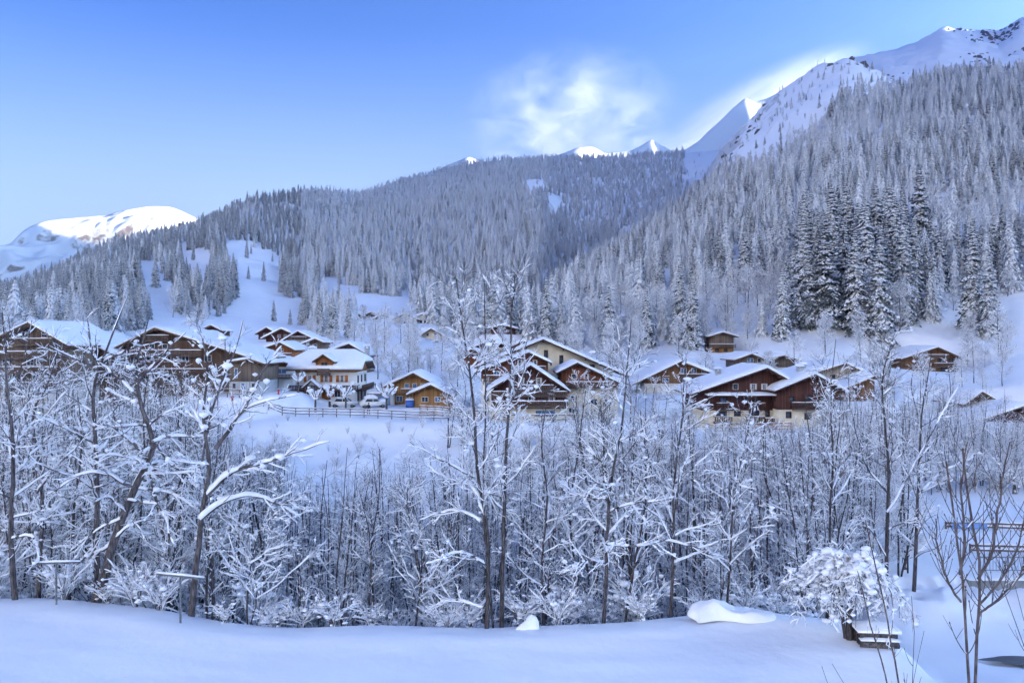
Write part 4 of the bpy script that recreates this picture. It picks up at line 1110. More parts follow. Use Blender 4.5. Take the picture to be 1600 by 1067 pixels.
class Tree:
    """Skeleton of a bare tree: levels of polylines with radii."""
    def __init__(s, seed):
        s.rng = np.random.default_rng(seed); s.lines = []
    def stem(s, ctrl, r0, r1=0.02, n=14, wob=0.03, level=0):
        p = rough_path(ctrl, n, s.rng, wob)
        t = np.linspace(0, 1, n)
        r = r1 + (r0 - r1) * (1 - t) ** 0.85
        s.lines.append((p, r, level)); return len(s.lines) - 1
    def branch(s, parents, count, t0, t1, len0, len1, ang, trop, n=6, wob=0.12, rr=0.55, level=1, side=None, rmin=0.006, rmax=9, angj=10):
        rng = s.rng
        new = []
        for pi in parents:
            P_, R_, _ = s.lines[pi]
            m = len(P_)
            c = count if isinstance(count, int) else int(rng.integers(count[0], count[1] + 1))
            az = rng.random() * 6.28
            tt = np.sort(rng.uniform(t0, t1, c))
            for t in tt:
                f = t * (m - 1); i = int(min(f, m - 2)); u = f - i
                p = P_[i] * (1 - u) + P_[i + 1] * u
                r = R_[i] * (1 - u) + R_[i + 1] * u
                d = unit(P_[i + 1] - P_[i])
                az += 2.4 + rng.normal(0, 0.5)
                ref = np.array([0, 0, 1.0]) if abs(d[2]) < 0.9 else np.array([1.0, 0, 0])
                a = unit(np.cross(d, ref)); b = np.cross(d, a)
                o = a * math.cos(az) + b * math.sin(az)
                if side is not None:
                    o = unit(o + np.asarray(side, float))
                g = math.radians(ang + rng.normal(0, angj))
                v = unit(d * math.cos(g) + o * math.sin(g))
                k = (t - t0) / max(t1 - t0, 1e-6)
                L = (len0 + (len1 - len0) * k) * rng.uniform(0.65, 1.25)
                st = L / (n - 1)
                q = [p]
                for _ in range(n - 1):
                    v = unit(v + np.array([0, 0, trop]) + rng.normal(0, wob, 3))
                    q.append(q[-1] + v * st)
                q = np.array(q)
                rb = min(max(r * rr, rmin), rmax)
                rad = rmin * 0.6 + (rb - rmin * 0.6) * (1 - np.linspace(0, 1, n)) ** 0.8
                s.lines.append((q, rad, level)); new.append(len(s.lines) - 1)
        return new
    def meshes(s, bark='bark', twig='twig_bark', thick=0.07, cover=0.75, clumps=0.5, sides=(7, 5, 3, 3, 3), snow_mat='tree_snow', windward=0.0, top_bare=0.75, fine=(1, 1, .55, .38, .3), names=('trunk', 'branches', 'snow_cover')):
        rng = s.rng
        tr = MB(); br = MB(); sn = MB()
        zmax = max(p[:, 2].max() for p, _, _ in s.lines)
        for (p, r, lv) in s.lines:
            (tr if lv == 0 else br).tube(p, r, sides[min(lv, 4)], cap=(lv == 0))
            hf = float(np.clip(p[:, 2].mean() / max(zmax, .1), 0, 1))
            keep = 1 - top_bare * hf ** 1.6
            s._snow(sn, p, r, lv, thick * fine[min(lv, 4)], cover * keep, windward)
            if clumps > 0 and lv <= 3:
                n = rng.poisson(clumps * keep * (1.0 if lv else 0.4) * (0.25 if lv >= 3 else 0.6 if lv == 2 else 1))
                for _ in range(n):
                    i = int(rng.integers(1 if lv else len(p) // 3, len(p)))
                    s._clump(sn, p[i], rng.uniform(0.7, 1.9) * thick * (1.0 if lv < 2 else 0.7))
        return (tr.build(names[0], M[bark], data_only=True, smooth=True), br.build(names[1], M[twig], data_only=True),
                sn.build(names[2], M[snow_mat], data_only=True, smooth=True))
    def _snow(s, sn, p, r, lv, thick, cover, windward):
        rng = s.rng
        n = len(p)
        if n < 6 and lv <= 2 or lv == 1:     # finer stations on the boughs
            m = n * 2
            f = np.linspace(0, n - 1, m); i = np.minimum(f.astype(int), n - 2); u = (f - i)[:, None]
            r = r[i] * (1 - u[:, 0]) + r[i + 1] * u[:, 0]; p = p[i] * (1 - u) + p[i + 1] * u; n = m
        t = np.gradient(p, axis=0); t /= np.linalg.norm(t, axis=1)[:, None] + 1e-9
        hz = np.sqrt(np.clip(1 - t[:, 2] ** 2, 0, 1))
        fac = np.clip((hz - 0.22) / 0.45, 0, 1)
        # patches with gaps
        run = np.interp(np.arange(n), np.arange(0, n + 2, 2), rng.random(len(np.arange(0, n + 2, 2))))
        on = ((run < cover) if lv < 2 else np.full(n, rng.random() < cover)).astype(float) * fac
        if on.max() < 0.05:
            return
        side = np.cross(t, np.array([0, 0, 1.0])); side /= np.linalg.norm(side, axis=1)[:, None] + 1e-6
        up = np.cross(side, t)
        q = rng.uniform(0.55, 1.35, n) * on
        if n > 3:
            q[1:-1] = 0.5 * q[1:-1] + 0.25 * (q[:-2] + q[2:])
        ends = np.ones(n); ends[0] = 0.5; ends[-1] = 0.35
        h = (0.35 * r + thick * (0.75 + 4 * np.minimum(r, 0.12))) * q * ends
        w = (r * 1.05 + thick * 0.30) * np.sqrt(np.clip(q, 0, 1.2)) * np.where(on > 0, 1, 0)
        b = p - up * (r * 0.1)[:, None]
        v = np.stack([b - side * w[:, None], p + up * (r * 0.6 + h * 0.72)[:, None] * np.where(on > 0, 1, 0)[:, None] - side * (w * 0.62)[:, None],
                      p + up * (r * 0.7 + h)[:, None] * np.where(on > 0, 1, 0)[:, None] + side * (w * 0.35)[:, None], b + side * w[:, None]], 1)
        i = np.arange(n - 1)[:, None] * 4; j = np.arange(4)[None, :]; j2 = (j + 1) % 4
        quads = np.stack([i + j, i + j2, i + 4 + j2, i + 4 + j], -1).reshape(-1, 4)
        live = np.repeat((on[:-1] > 0.03) | (on[1:] > 0.03), 4)
        sn.add(v.reshape(-1, 3), quads[live])
    def _clump(s, sn, c, r):
        """A small cushion of snow, lumpy."""
        rng = s.rng
        k = 6
        a = np.arange(k) * 2 * math.pi / k + rng.random() * 6
        e = rng.uniform(0.75, 1.5); ph = rng.random() * 3.14
        rings = [(-0.45, 0.55), (0.0, 1.0), (0.55, 0.75)]
        v = [c + np.array([0, 0, -0.7 * r])]
        for z, w in rings:
            for x in a:
                q = w * r * rng.uniform(0.75, 1.25) * (1 + (e - 1) * abs(math.cos(x - ph)))
                v.append(c + np.array([math.cos(x) * q, math.sin(x) * q, z * r * rng.uniform(0.7, 1.2) + 0.2 * r]))
        v.append(c + np.array([0, 0, 1.05 * r]))
        t = [(0, 1 + (i + 1) % k, 1 + i) for i in range(k)] + [(1 + 2 * k + i, 1 + 2 * k + (i + 1) % k, 1 + 3 * k) for i in range(k)]
        q = [(1 + l * k + i, 1 + l * k + (i + 1) % k, 1 + (l + 1) * k + (i + 1) % k, 1 + (l + 1) * k + i) for l in range(2) for i in range(k)]
        sn.add(v, q, t)

def make_bare(name, meshes):
    root = bpy.data.objects.new(name, None); C.objects.link(root)
    link('trunk', meshes[0], root)
    br = link('branches', meshes[1], root)
    link('snow_cover', meshes[2], br)
    return root

def thin_tree(seed, H, r0=0.085, n1=22, up=50, l0=2.6, l1=1.0, thick=0.06, cover=0.7, clumps=0.35, lean=0.6, stems=1, fine=True, trop=0.10, bark='bark', twig='twig_bark', start=0.15):
    """Slender upswept tree of the river bank."""
    T = Tree(seed); rng = T.rng
    main = []
    for k in range(stems):
        a = rng.random() * 6.28
        l = lean * rng.uniform(0.3, 1.2) * (1 if stems == 1 else 1.8)
        top = np.array([math.cos(a) * l, math.sin(a) * l, H * (1 if k == 0 else rng.uniform(0.7, 0.95))])
        mid = top * 0.5 + np.append(rng.normal(0, 0.16, 2), 0)
        b = np.array([math.cos(a) * 0.1, math.sin(a) * 0.1, -0.4]) if stems > 1 else np.array([0, 0, -0.4])
        main.append(T.stem([b, top * 0.25 + np.append(rng.normal(0, 0.08, 2), 0), mid, top * 0.78 + np.append(rng.normal(0, 0.15, 2), 0), top], r0 * rng.uniform(0.8, 1.1), 0.012, 16, 0.03))
    b1 = T.branch(main, max(6, n1 // stems), start, 0.95, l0, l1, up, trop, n=7, wob=0.10, rr=0.45, level=1, rmin=0.010)
    b2 = T.branch(b1, (4, 7), 0.25, 0.97, 1.0, 0.45, 40, trop * 0.8, n=4, wob=0.14, rr=0.55, level=2, rmin=0.007)
    if fine:
        T.branch(b2, (2, 3), 0.3, 0.95, 0.42, 0.25, 38, trop, n=3, wob=0.15, rr=0.6, level=3, rmin=0.005)
    return T.meshes(bark, twig, thick=thick, cover=cover, clumps=clumps)

def frosted_tree(seed, H=13.0):
    """Round-headed bare tree of the hillside, every twig white with rime."""
    T = Tree(seed); rng = T.rng
    m = [T.stem([(0, 0, -0.5), (0.1, 0.1, H * .3), (rng.normal(0, .5), rng.normal(0, .5), H * .65), (rng.normal(0, .7), rng.normal(0, .7), H * .95)], 0.16, 0.03, 8, 0.06)]
    b1 = T.branch(m, 22, 0.12, 0.95, H * .36, H * .15, 55, 0.12, n=6, wob=0.12, rr=0.5, level=1, rmin=0.035)
    b2 = T.branch(b1, (7, 9), 0.2, 0.98, H * .13, H * .07, 42, 0.06, n=4, wob=0.15, rr=0.5, level=2, rmin=0.030)
    T.branch(b2, (4, 5), 0.2, 0.98, H * .055, H * .04, 40, 0.04, n=3, wob=0.15, rr=0.7, level=3, rmin=0.026)
    return T.meshes('bark', 'frost_twig', thick=0.10, cover=0.8, clumps=0.25, sides=(5, 4, 3, 3, 3), top_bare=.2, fine=(1, 1, .8, .7, .6))
# ------------------------------------------------------------------ build: ground, mountains, wood
FAST_DEBUG = False
FROST = [frosted_tree(31, 13), frosted_tree(32, 12), frosted_tree(33, 14)]
build_ground()

mountain('mountain_left', [(-500,470),(-150,440),(0,387),(26,378),(42,356),(66,345),(96,339),(165,335),(196,325),(232,318),(262,320),(284,327),(320,346),(400,384),(600,440)], 3500, 900, -60, 4.0, 1.1, 1.3, 0.75)
mountain('mountain_centre', [(520,330),(660,280),(700,257),(732,243),(752,250),(800,262),(860,246),(900,230),(925,227),(945,238),(985,233),(1006,222),(1017,213),(1030,222),(1060,238),(1090,218),(1120,192),(1148,164),(1163,151),(1178,158),(1195,152),(1230,130),(1262,108),(1300,96),(1350,110),(1420,150),(1560,240)], 3600, 800, 60, 9.0, 0.8, 1.1, 0.5)

X_, Y_, Z_, PX_, PY_, H_, FR_ = forest_points()
size = H_ / Y_ * F
inview = (PX_ > -10) & (PX_ < 1610)
rngF = np.random.default_rng(99)

spr_roots = []
def place_spruce(root0, x, y, z, h, label, group):
    o = copy_tree(root0)
    o.location = (x, y, z - 0.3); o.rotation_euler = (0, 0, rngF.random() * 6.28)
    s = h / 20.0
    wd = rngF.uniform(0.88, 1.15)
    o.scale = (s * wd, s * wd, s)
    tag(o, label, 'spruce', group)
    spr_roots.append(o)
    return o

protos = [make_spruce('spruce_tree', m) for m in SPR]
far_protos = [make_spruce('spruce_tree', m) for m in SPR_FAR]
frost_protos = [make_bare('frosted_tree', m) for m in FROST]

# spruces that stand out in the photograph: (px, base py, depth, height, kind, label)
SOLO = [
 (1256,541,196,27,0,'tall dark spruce at the left end of the stand above the dark red chalet'),
 (1290,540,192,27,4,'tall spruce with bare lower trunk, second from the left in the stand'),
 (1336,546,190,25,0,'broad spruce with heavy snow reaching the ground at the foot of the stand'),
 (1318,535,198,26,4,'slim dark spruce between the bare trunks of the stand'),
 (1374,550,188,24,1,'wide snow-white spruce at the right end of the stand'),
 (1412,540,196,28,0,'tallest dark spruce left of the brown chalet on the right slope'),
 (1520,552,192,25,0,'tall spruce above the snow field right of the brown chalet'),
 (1545,556,186,20,1,'white-laden spruce beside the snow field right of the brown chalet'),
 (1222,542,190,17,3,'short white spruce left of the tall dark stand'),
 (836,527,236,16,0,'dark spruce standing alone behind the cream-walled chalet'),
 (1209,566,152,6.2,0,'small dark spruce between the wooden chalet and its white-walled wing'),
 (656,490,300,9,3,'bushy cedar-like conifer behind the long white house'),
 (368,560,160,5.0,1,'small snowy spruce in front of the brown gabled house on the left'),
 (1385,606,142,8.5,3,'broad white-laden conifer below the brown chalet on the right slope'),
 (428,505,345,9.5,0,'single small spruce at the foot of the left bare slope'),
 (412,455,470,12,0,'single spruce standing in the middle of the left bare slope'),
 (442,452,480,20,0,'spruce at the left edge of the clump on the bare slope'),
 (497,468,520,19,2,'spruce on the right edge of the clump between the two bare slopes'),
 (545,530,235,12,0,'spruce in the clump behind the large white house, right one'),
 (520,533,230,13,1,'spruce in the clump behind the large white house, tallest'),
 (502,530,238,12,2,'spruce in the clump behind the large white house, left one'),
 (1083,560,190,17,1,'white spruce just left of the small barn on the slope'),
 (1063,556,196,20,0,'spruce second to the left of the small barn on the slope'),
]
for (px, py, y, h, k, lab) in SOLO:
    x = (px - CX) / F * y
    place_spruce(protos[k], x, y, gz(x, y), h, lab, 'spruces singled out near the houses')

order = np.argsort(-size * np.where(FR_ | ~inview, 0.0, 1.0))
NEAR = order[:300 - len(SOLO) - len(protos) - len(far_protos)]
def zone(px, y):
    if px < 480: return 'snow-laden spruce in the dense wood on the left hill', 'spruces on the left hill'
    if px < 830: return 'snow-laden spruce at the lower edge of the wood on the middle hill', 'spruces on the middle hill'
    if px < 1120: return 'snow-laden spruce in the wood above the middle of the village', 'spruces above the middle of the village'
    return 'snow-laden spruce in the wood on the steep right slope', 'spruces on the right slope'
taken = np.zeros(len(X_), bool)
tall_stand = lambda px: 1235 < px < 1440
spots = [(int(i), False) for i in NEAR]
for n_, (i, _) in enumerate(spots):
    taken[i] = True
    lab, grp = zone(PX_[i], Y_[i])
    k = int(rngF.choice([0, 1, 2, 3, 4], p=[.32, .25, .18, .1, .15])) if PX_[i] > 480 else int(rngF.choice([0, 1, 2, 4], p=[.35, .2, .25, .2]))
    h = H_[i] * (1.12 if tall_stand(PX_[i]) else 0.55 if 440 < PX_[i] < 570 and Y_[i] < 340 else 1.0)
    src = protos[k] if tall_stand(PX_[i]) and Y_[i] < 260 or rngF.random() < 0.38 else far_protos[k % 3]
    place_spruce(src, X_[i], Y_[i], Z_[i], h, lab, grp)
# the first of each kind stands in the wood too
ii = order[len(NEAR):len(NEAR) + len(protos) + len(far_protos)]
for o, i in zip(protos + far_protos, ii):
    taken[i] = True
    lab, grp = zone(PX_[i], Y_[i])
    o.location = (X_[i], Y_[i], Z_[i] - .3); o.scale = (H_[i] / 20,) * 3
    tag(o, lab, 'spruce', grp)

rest = ~taken & ~FR_
pf = np.interp(Y_[rest], [250, 450, 750, 1000], [0.60, 0.70, 0.82, 0.92]) * np.where(PX_[rest] < 470, 0.22, 1.0)
idx = np.where(rngF.random(rest.sum()) > pf, rngF.integers(0, 5, rest.sum()), 5 + rngF.integers(0, 3, rest.sum()))
kids = lambda r: [r.children[0], r.children[1]] + [g for c in r.children for g in c.children]
point_cloud_instancer('forest', np.stack([X_, Y_, Z_ - .3], -1)[rest], H_[rest] / 20.0, rngF.random(rest.sum()) * 6.28,
                      [kids(r) for r in protos + far_protos], idx=7 - idx)     # the joined list runs backwards
# frosted broad-leaved trees: the nearest as things, the rest as one wood
fr = np.where(FR_)[0]
fo = fr[np.argsort(-(size * inview)[fr])]
near_f = fo[:150]
for n_, i in enumerate(near_f):
    o = frost_protos[n_] if n_ < len(frost_protos) else copy_tree(frost_protos[n_ % 3])
    o.location = (X_[i], Y_[i], Z_[i] - .2); s = H_[i] / 13.0 * 0.62
    o.scale = (s, s, s); o.rotation_euler = (0, 0, rngF.random() * 6.28)
    tag(o, 'bare tree white with rime among the spruces of the hillside', 'tree', 'rime-covered bare trees on the hillside')
rest_f = fo[150:]
point_cloud_instancer('rime_wood', np.stack([X_, Y_, Z_ - .2], -1)[rest_f], H_[rest_f] / 13.0 * 0.62, rngF.random(len(rest_f)) * 6.28, [kids(r) for r in frost_protos])
print('FOREST', rest.sum(), len(rest_f))

# dark rocks breaking through the snow of the high ridge
def ridge_rocks():
    rng = np.random.default_rng(8)
    bm = bmesh.new(); bmesh.ops.create_icosphere(bm, subdivisions=2, radius=1.0)
    for v in bm.verts:
        v.co *= 1 + 0.5 * (rng.random() - .5)
        v.co.z *= .7
    me = bpy.data.meshes.new('ridge_rock'); bm.to_mesh(me); bm.free()
    me.materials.append(noise_mat('ridge_rock', (0.045, 0.038, 0.035), (0.17, 0.14, 0.12), scale=1.5, rough=.9))
    o = link('ridge_rock', me)
    pts, sc = [], []
    zones = (((1255, 1440), (820, 1050), 70), ((1440, 1640), (1000, 1560), 150), ((1090, 1250), (700, 900), 30), ((1540, 1640), (1350, 1560), 90))
    for (a, b), (y0, y1), n in zones:
        c = rng.uniform(a, b, 9); cy = rng.uniform(y0, y1, 9)
        for _ in range(n):
            k = int(rng.integers(0, 9)); px = c[k] + rng.normal(0, 12); y = cy[k] + rng.normal(0, 40)
            x = (px - CX) / F * y; s_ = rng.uniform(.8, 3.2) * (1 if rng.random() < .85 else 1.8)
            pts.append((x, y, gz(x, y) - s_ * .15)); sc.append(s_)
    o.location = pts[0]; o.scale = (sc[0],) * 3
    tag(o, 'dark rock sticking out of the snow on the high right ridge', 'rock')
    point_cloud_instancer('scree', pts[1:], sc[1:], rng.random(len(pts) - 1) * 6.28, [[o]])
ridge_rocks()
# ------------------------------------------------------------------ the river-bank trees
def at(px, y):
    x = (px - CX) / F * y
    return x, y, gz(x, y)

BARE_N = [0]
def tree_from(T, base, name, label, cat, group=None, **kw):
    """Turns a skeleton given in world space into a thing standing at base."""
    b = np.array(base, float)
    T.lines = [(p - b, r, l) for p, r, l in T.lines]
    o = make_bare(name, T.meshes(**kw))
    o.location = [float(v) for v in b]
    tag(o, label, cat, group)
    BARE_N[0] += 1
    return o

def pix(path, y, dy=0.0, seed=0):
    rng = np.random.default_rng(seed + 1000)
    n = len(path); w = np.cumsum(rng.normal(0, 0.25, n)) if n > 2 else np.zeros(n)
    return np.array([P(px, py, y + dy * i / max(n - 1, 1) + w[i] * 0.5) for i, (px, py) in enumerate(path)])

GRP = 'bare trees along the near edge of the gorge'
def big_tree(seed, y, stems, boughs, label, r0=0.15, thick=0.068, cover=0.85, clumps=0.35, n1=20, up=55, l0=2.8, l1=1.1, trop=0.05, t0=0.25, rr=0.45, n2=(5, 8), n3=(3, 5), fine=True, droop2=0.02):
    T = Tree(seed)
    ms = []; bs = []
    base = None
    for i, (path, r) in enumerate(stems):
        p = pix(path, y, 0.4 * i, seed + i)
        if i == 0 or path[0][1] > 930:
            g = gz(p[0][0], p[0][1]); p[0][2] = min(p[0][2], g) - 0.3
        if base is None: base = (p[0][0], p[0][1], p[0][2] + 0.3)
        ms.append(T.stem(p, r * .8, 0.014 if r > .05 else .008, 18, 0.025))
    for j, (path, r) in enumerate(boughs):
        p = pix(path, y, (-1.2 if j % 2 else 1.0), seed + 50 + j)
        bs.append(T.stem(p, r, 0.012, 12, 0.03, level=1))
    b1 = T.branch(ms, n1, t0, 0.97, l0, l1, up, trop, n=7, wob=0.13, rr=rr, level=1, rmin=0.012, rmax=0.05, angj=14)
    sub = T.branch(bs, (8, 11), 0.12, 0.97, 1.3, 0.6, 45, trop, n=6, wob=0.13, rr=0.5, level=2, rmin=0.009, rmax=0.02)
    b2 = T.branch(b1, n2, 0.2, 0.97, 1.0, 0.45, 42, droop2, n=5, wob=0.15, rr=0.55, level=2, rmin=0.008)
    if fine:
        T.branch(b2 + sub, n3, 0.25, 0.97, 0.45, 0.25, 40, droop2, n=3, wob=0.15, rr=0.6, level=3, rmin=0.006)
    return tree_from(T, base, 'bare_tree', label, 'tree', GRP, thick=thick, cover=cover, clumps=clumps)

def edge_trees():
    B = big_tree
    B(201, 31.0, [([(25, 945), (17, 800), (24, 737), (18, 642), (10, 560), (4, 480)], .15)], [([(18, 745), (45, 715), (80, 680)], .04), ([(20, 840), (50, 838), (60, 880)], .05), ([(14, 600), (40, 560), (50, 500)], .03)],
      'dark upright bare tree at the left edge of the snow field', n1=14, l0=2.6)
    B(202, 31.5, [([(140, 962), (161, 910), (180, 840), (206, 766), (239, 688), (223, 642), (214, 585), (232, 500)], .26)],
      [([(239, 690), (268, 680), (328, 682)], .06), ([(218, 702), (195, 680), (163, 662)], .07), ([(245, 694), (280, 737), (306, 764)], .05), ([(206, 760), (150, 738), (74, 772)], .06), ([(190, 810), (150, 830), (110, 860)], .05),
       ([(200, 780), (250, 800), (272, 850)], .05), ([(178, 850), (130, 870), (96, 905)], .06), ([(215, 600), (250, 560), (290, 520)], .05), ([(215, 620), (180, 590), (160, 570)], .04)],
      'thick leaning tree with drooping snow-loaded boughs on the left', n1=18, up=70, l0=2.6, trop=-0.04, thick=.08, clumps=.45, droop2=-0.05)
    B(203, 33, [([(152, 945), (150, 816), (149, 690), (151, 590), (157, 572), (185, 500), (200, 462)], .17)], [([(155, 575), (140, 540), (138, 490)], .06), ([(160, 568), (200, 548), (222, 540)], .06), ([(150, 575), (110, 556), (75, 548)], .07)],
      'straight tree with a flat snow-loaded fork, left of the thick leaning tree', n1=15, t0=.35, thick=.08)
    B(204, 30, [([(294, 985), (305, 902), (313, 816), (326, 725), (320, 651), (328, 580), (312, 510)], .17)],
      [([(313, 811), (350, 783), (382, 774), (437, 787), (468, 808)], .085), ([(325, 772), (371, 737), (433, 717), (515, 690)], .085), ([(336, 702), (367, 651), (412, 580), (440, 540)], .085), ([(352, 680), (384, 640), (465, 617)], .06),
       ([(322, 655), (348, 600), (352, 520)], .05), ([(316, 720), (325, 660), (360, 560), (380, 500)], .05)],
      'tree with long arching snow-covered boughs reaching to the right over the snow slope', n1=9, t0=.45, l0=1.8, thick=.105, cover=.92, clumps=.5)
    B(205, 33, [([(60, 945), (58, 880), (62, 800), (60, 725), (50, 640), (74, 600), (92, 540)], .13)], [([(60, 725), (82, 660), (88, 600)], .05), ([(58, 770), (100, 720), (130, 690)], .05)], 'bent bare tree second from the left edge, with long forking crown', n1=16, thick=.08)
    B(206, 35, [([(108, 948), (112, 860), (118, 760), (128, 690), (122, 620)], .11)], [([(118, 770), (150, 740), (180, 735)], .04)], 'snow-plastered tree between the bent tree and the thick leaning tree', n1=20, up=75, trop=-0.03, thick=.08, clumps=.45)
    B(207, 36, [([(262, 968), (258, 860), (236, 760), (222, 660), (236, 560)], .10)], [([(238, 770), (280, 740), (300, 700)], .035)], 'slim snowy tree between the thick leaning tree and the long-boughed tree', n1=20, up=65, thick=.075)
    B(208, 29.5, [([(760, 984), (756, 800), (742, 746), (738, 648), (724, 520), (712, 430)], .115), ([(772, 984), (757, 789), (759, 600), (757, 440)], .06)],
      [([(752, 815), (715, 795), (655, 812)], .05), ([(756, 880), (715, 865), (665, 880)], .04), ([(757, 950), (715, 935), (670, 948)], .04), ([(740, 745), (690, 720), (640, 690)], .04), ([(745, 760), (775, 790), (790, 800)], .05)],
      'left one of the two tall bare trees in the middle of the field edge', n1=20, l0=2.1, up=48, trop=.07, thick=.065, t0=.3)
    B(209, 29.8, [([(783, 983), (788, 800), (790, 724), (794, 637), (801, 500), (804, 425)], .115)], [([(789, 740), (772, 700), (765, 640)], .04), ([(792, 640), (818, 590), (826, 520)], .035)],
      'right one of the two tall bare trees in the middle of the field edge', n1=18, l0=2.0, up=42, trop=.10, thick=.065, t0=.3)
    B(210, 30, [([(941, 981), (948, 827), (951, 767), (969, 664), (980, 560), (986, 500)], .10)], [([(949, 850), (1000, 852), (1040, 845), (1090, 855), (1140, 838)], .05), ([(949, 800), (985, 790), (1035, 782)], .05), ([(948, 780), (915, 775), (880, 765)], .04), ([(947, 880), (915, 875), (880, 895)], .04), ([(952, 765), (935, 720), (900, 690)], .04)],
      'tall bare tree right of the middle pair, with flat snowy lower boughs', n1=18, thick=.07, cover=.88)
    B(211, 31, [([(1045, 981), (1050, 869), (1048, 774), (1062, 655), (1072, 560)], .09)], [([(1050, 880), (1090, 860), (1130, 870)], .035), ([(1048, 820), (1010, 800), (980, 800)], .03)], 'slender bare tree left of the buried bench', n1=18, up=45, trop=.08, thick=.065)
    B(212, 32, [([(976, 978), (985, 900), (1000, 830), (1008, 740), (1000, 640)], .07)], [], 'thin leaning tree between the flat-boughed tree and the slender tree', n1=18, up=45, trop=.08, thick=.065)
    B(213, 36, [([(1290, 990), (1296, 864), (1304, 726), (1300, 600), (1306, 530)], .10)], [], 'bare tree with upswept twigs behind the weeping tree', n1=22, up=42, trop=.10, thick=.07)
    B(214, 38, [([(1385, 985), (1385, 855), (1387, 726), (1380, 588), (1398, 520)], .14)], [([(1386, 800), (1420, 740), (1470, 650), (1500, 600)], .05), ([(1387, 770), (1350, 720), (1330, 640)], .045)], 'stout bare tree behind the weeping tree with one long snowy bough to the right', n1=20, up=45, trop=.08, thick=.065)
    B(215, 40, [([(1425, 975), (1428, 873), (1437, 764), (1444, 622), (1456, 545)], .14)], [([(1437, 770), (1465, 740), (1520, 715)], .04)], 'stout bare tree right of the weeping tree at the yard', n1=20, up=50, trop=.06, thick=.065)
    B(216, 33, [([(850, 982), (846, 880), (854, 780), (850, 680), (860, 600)], .075)], [], 'thin upright tree just right of the middle pair', n1=20, up=48, trop=.08, thick=.065)
    B(217, 34, [([(905, 980), (900, 890), (893, 790), (905, 690), (915, 610)], .075)], [], 'thin upright tree just left of the flat-boughed tree', n1=20, up=50, trop=.07, thick=.07)
    B(218, 32, [([(1130, 985), (1142, 880), (1150, 790), (1165, 690), (1180, 620)], .07)], [], 'thin tree leaning right behind the buried bench', n1=20, up=42, trop=.10, thick=.08)
    B(219, 33, [([(640, 982), (655, 900), (640, 820), (636, 760)], .06)], [], 'low thin tree left of the middle pair', n1=18, up=50, thick=.07)
    B(220, 31, [([(388, 985), (384, 920), (396, 850), (420, 800), (440, 770)], .05), ([(388, 985), (400, 920), (372, 840), (360, 800)], .04)], [([(392, 880), (430, 860), (470, 852)], .03)], 'low forked shrub-like tree right of the long-boughed tree', n1=14, up=50, thick=.07)

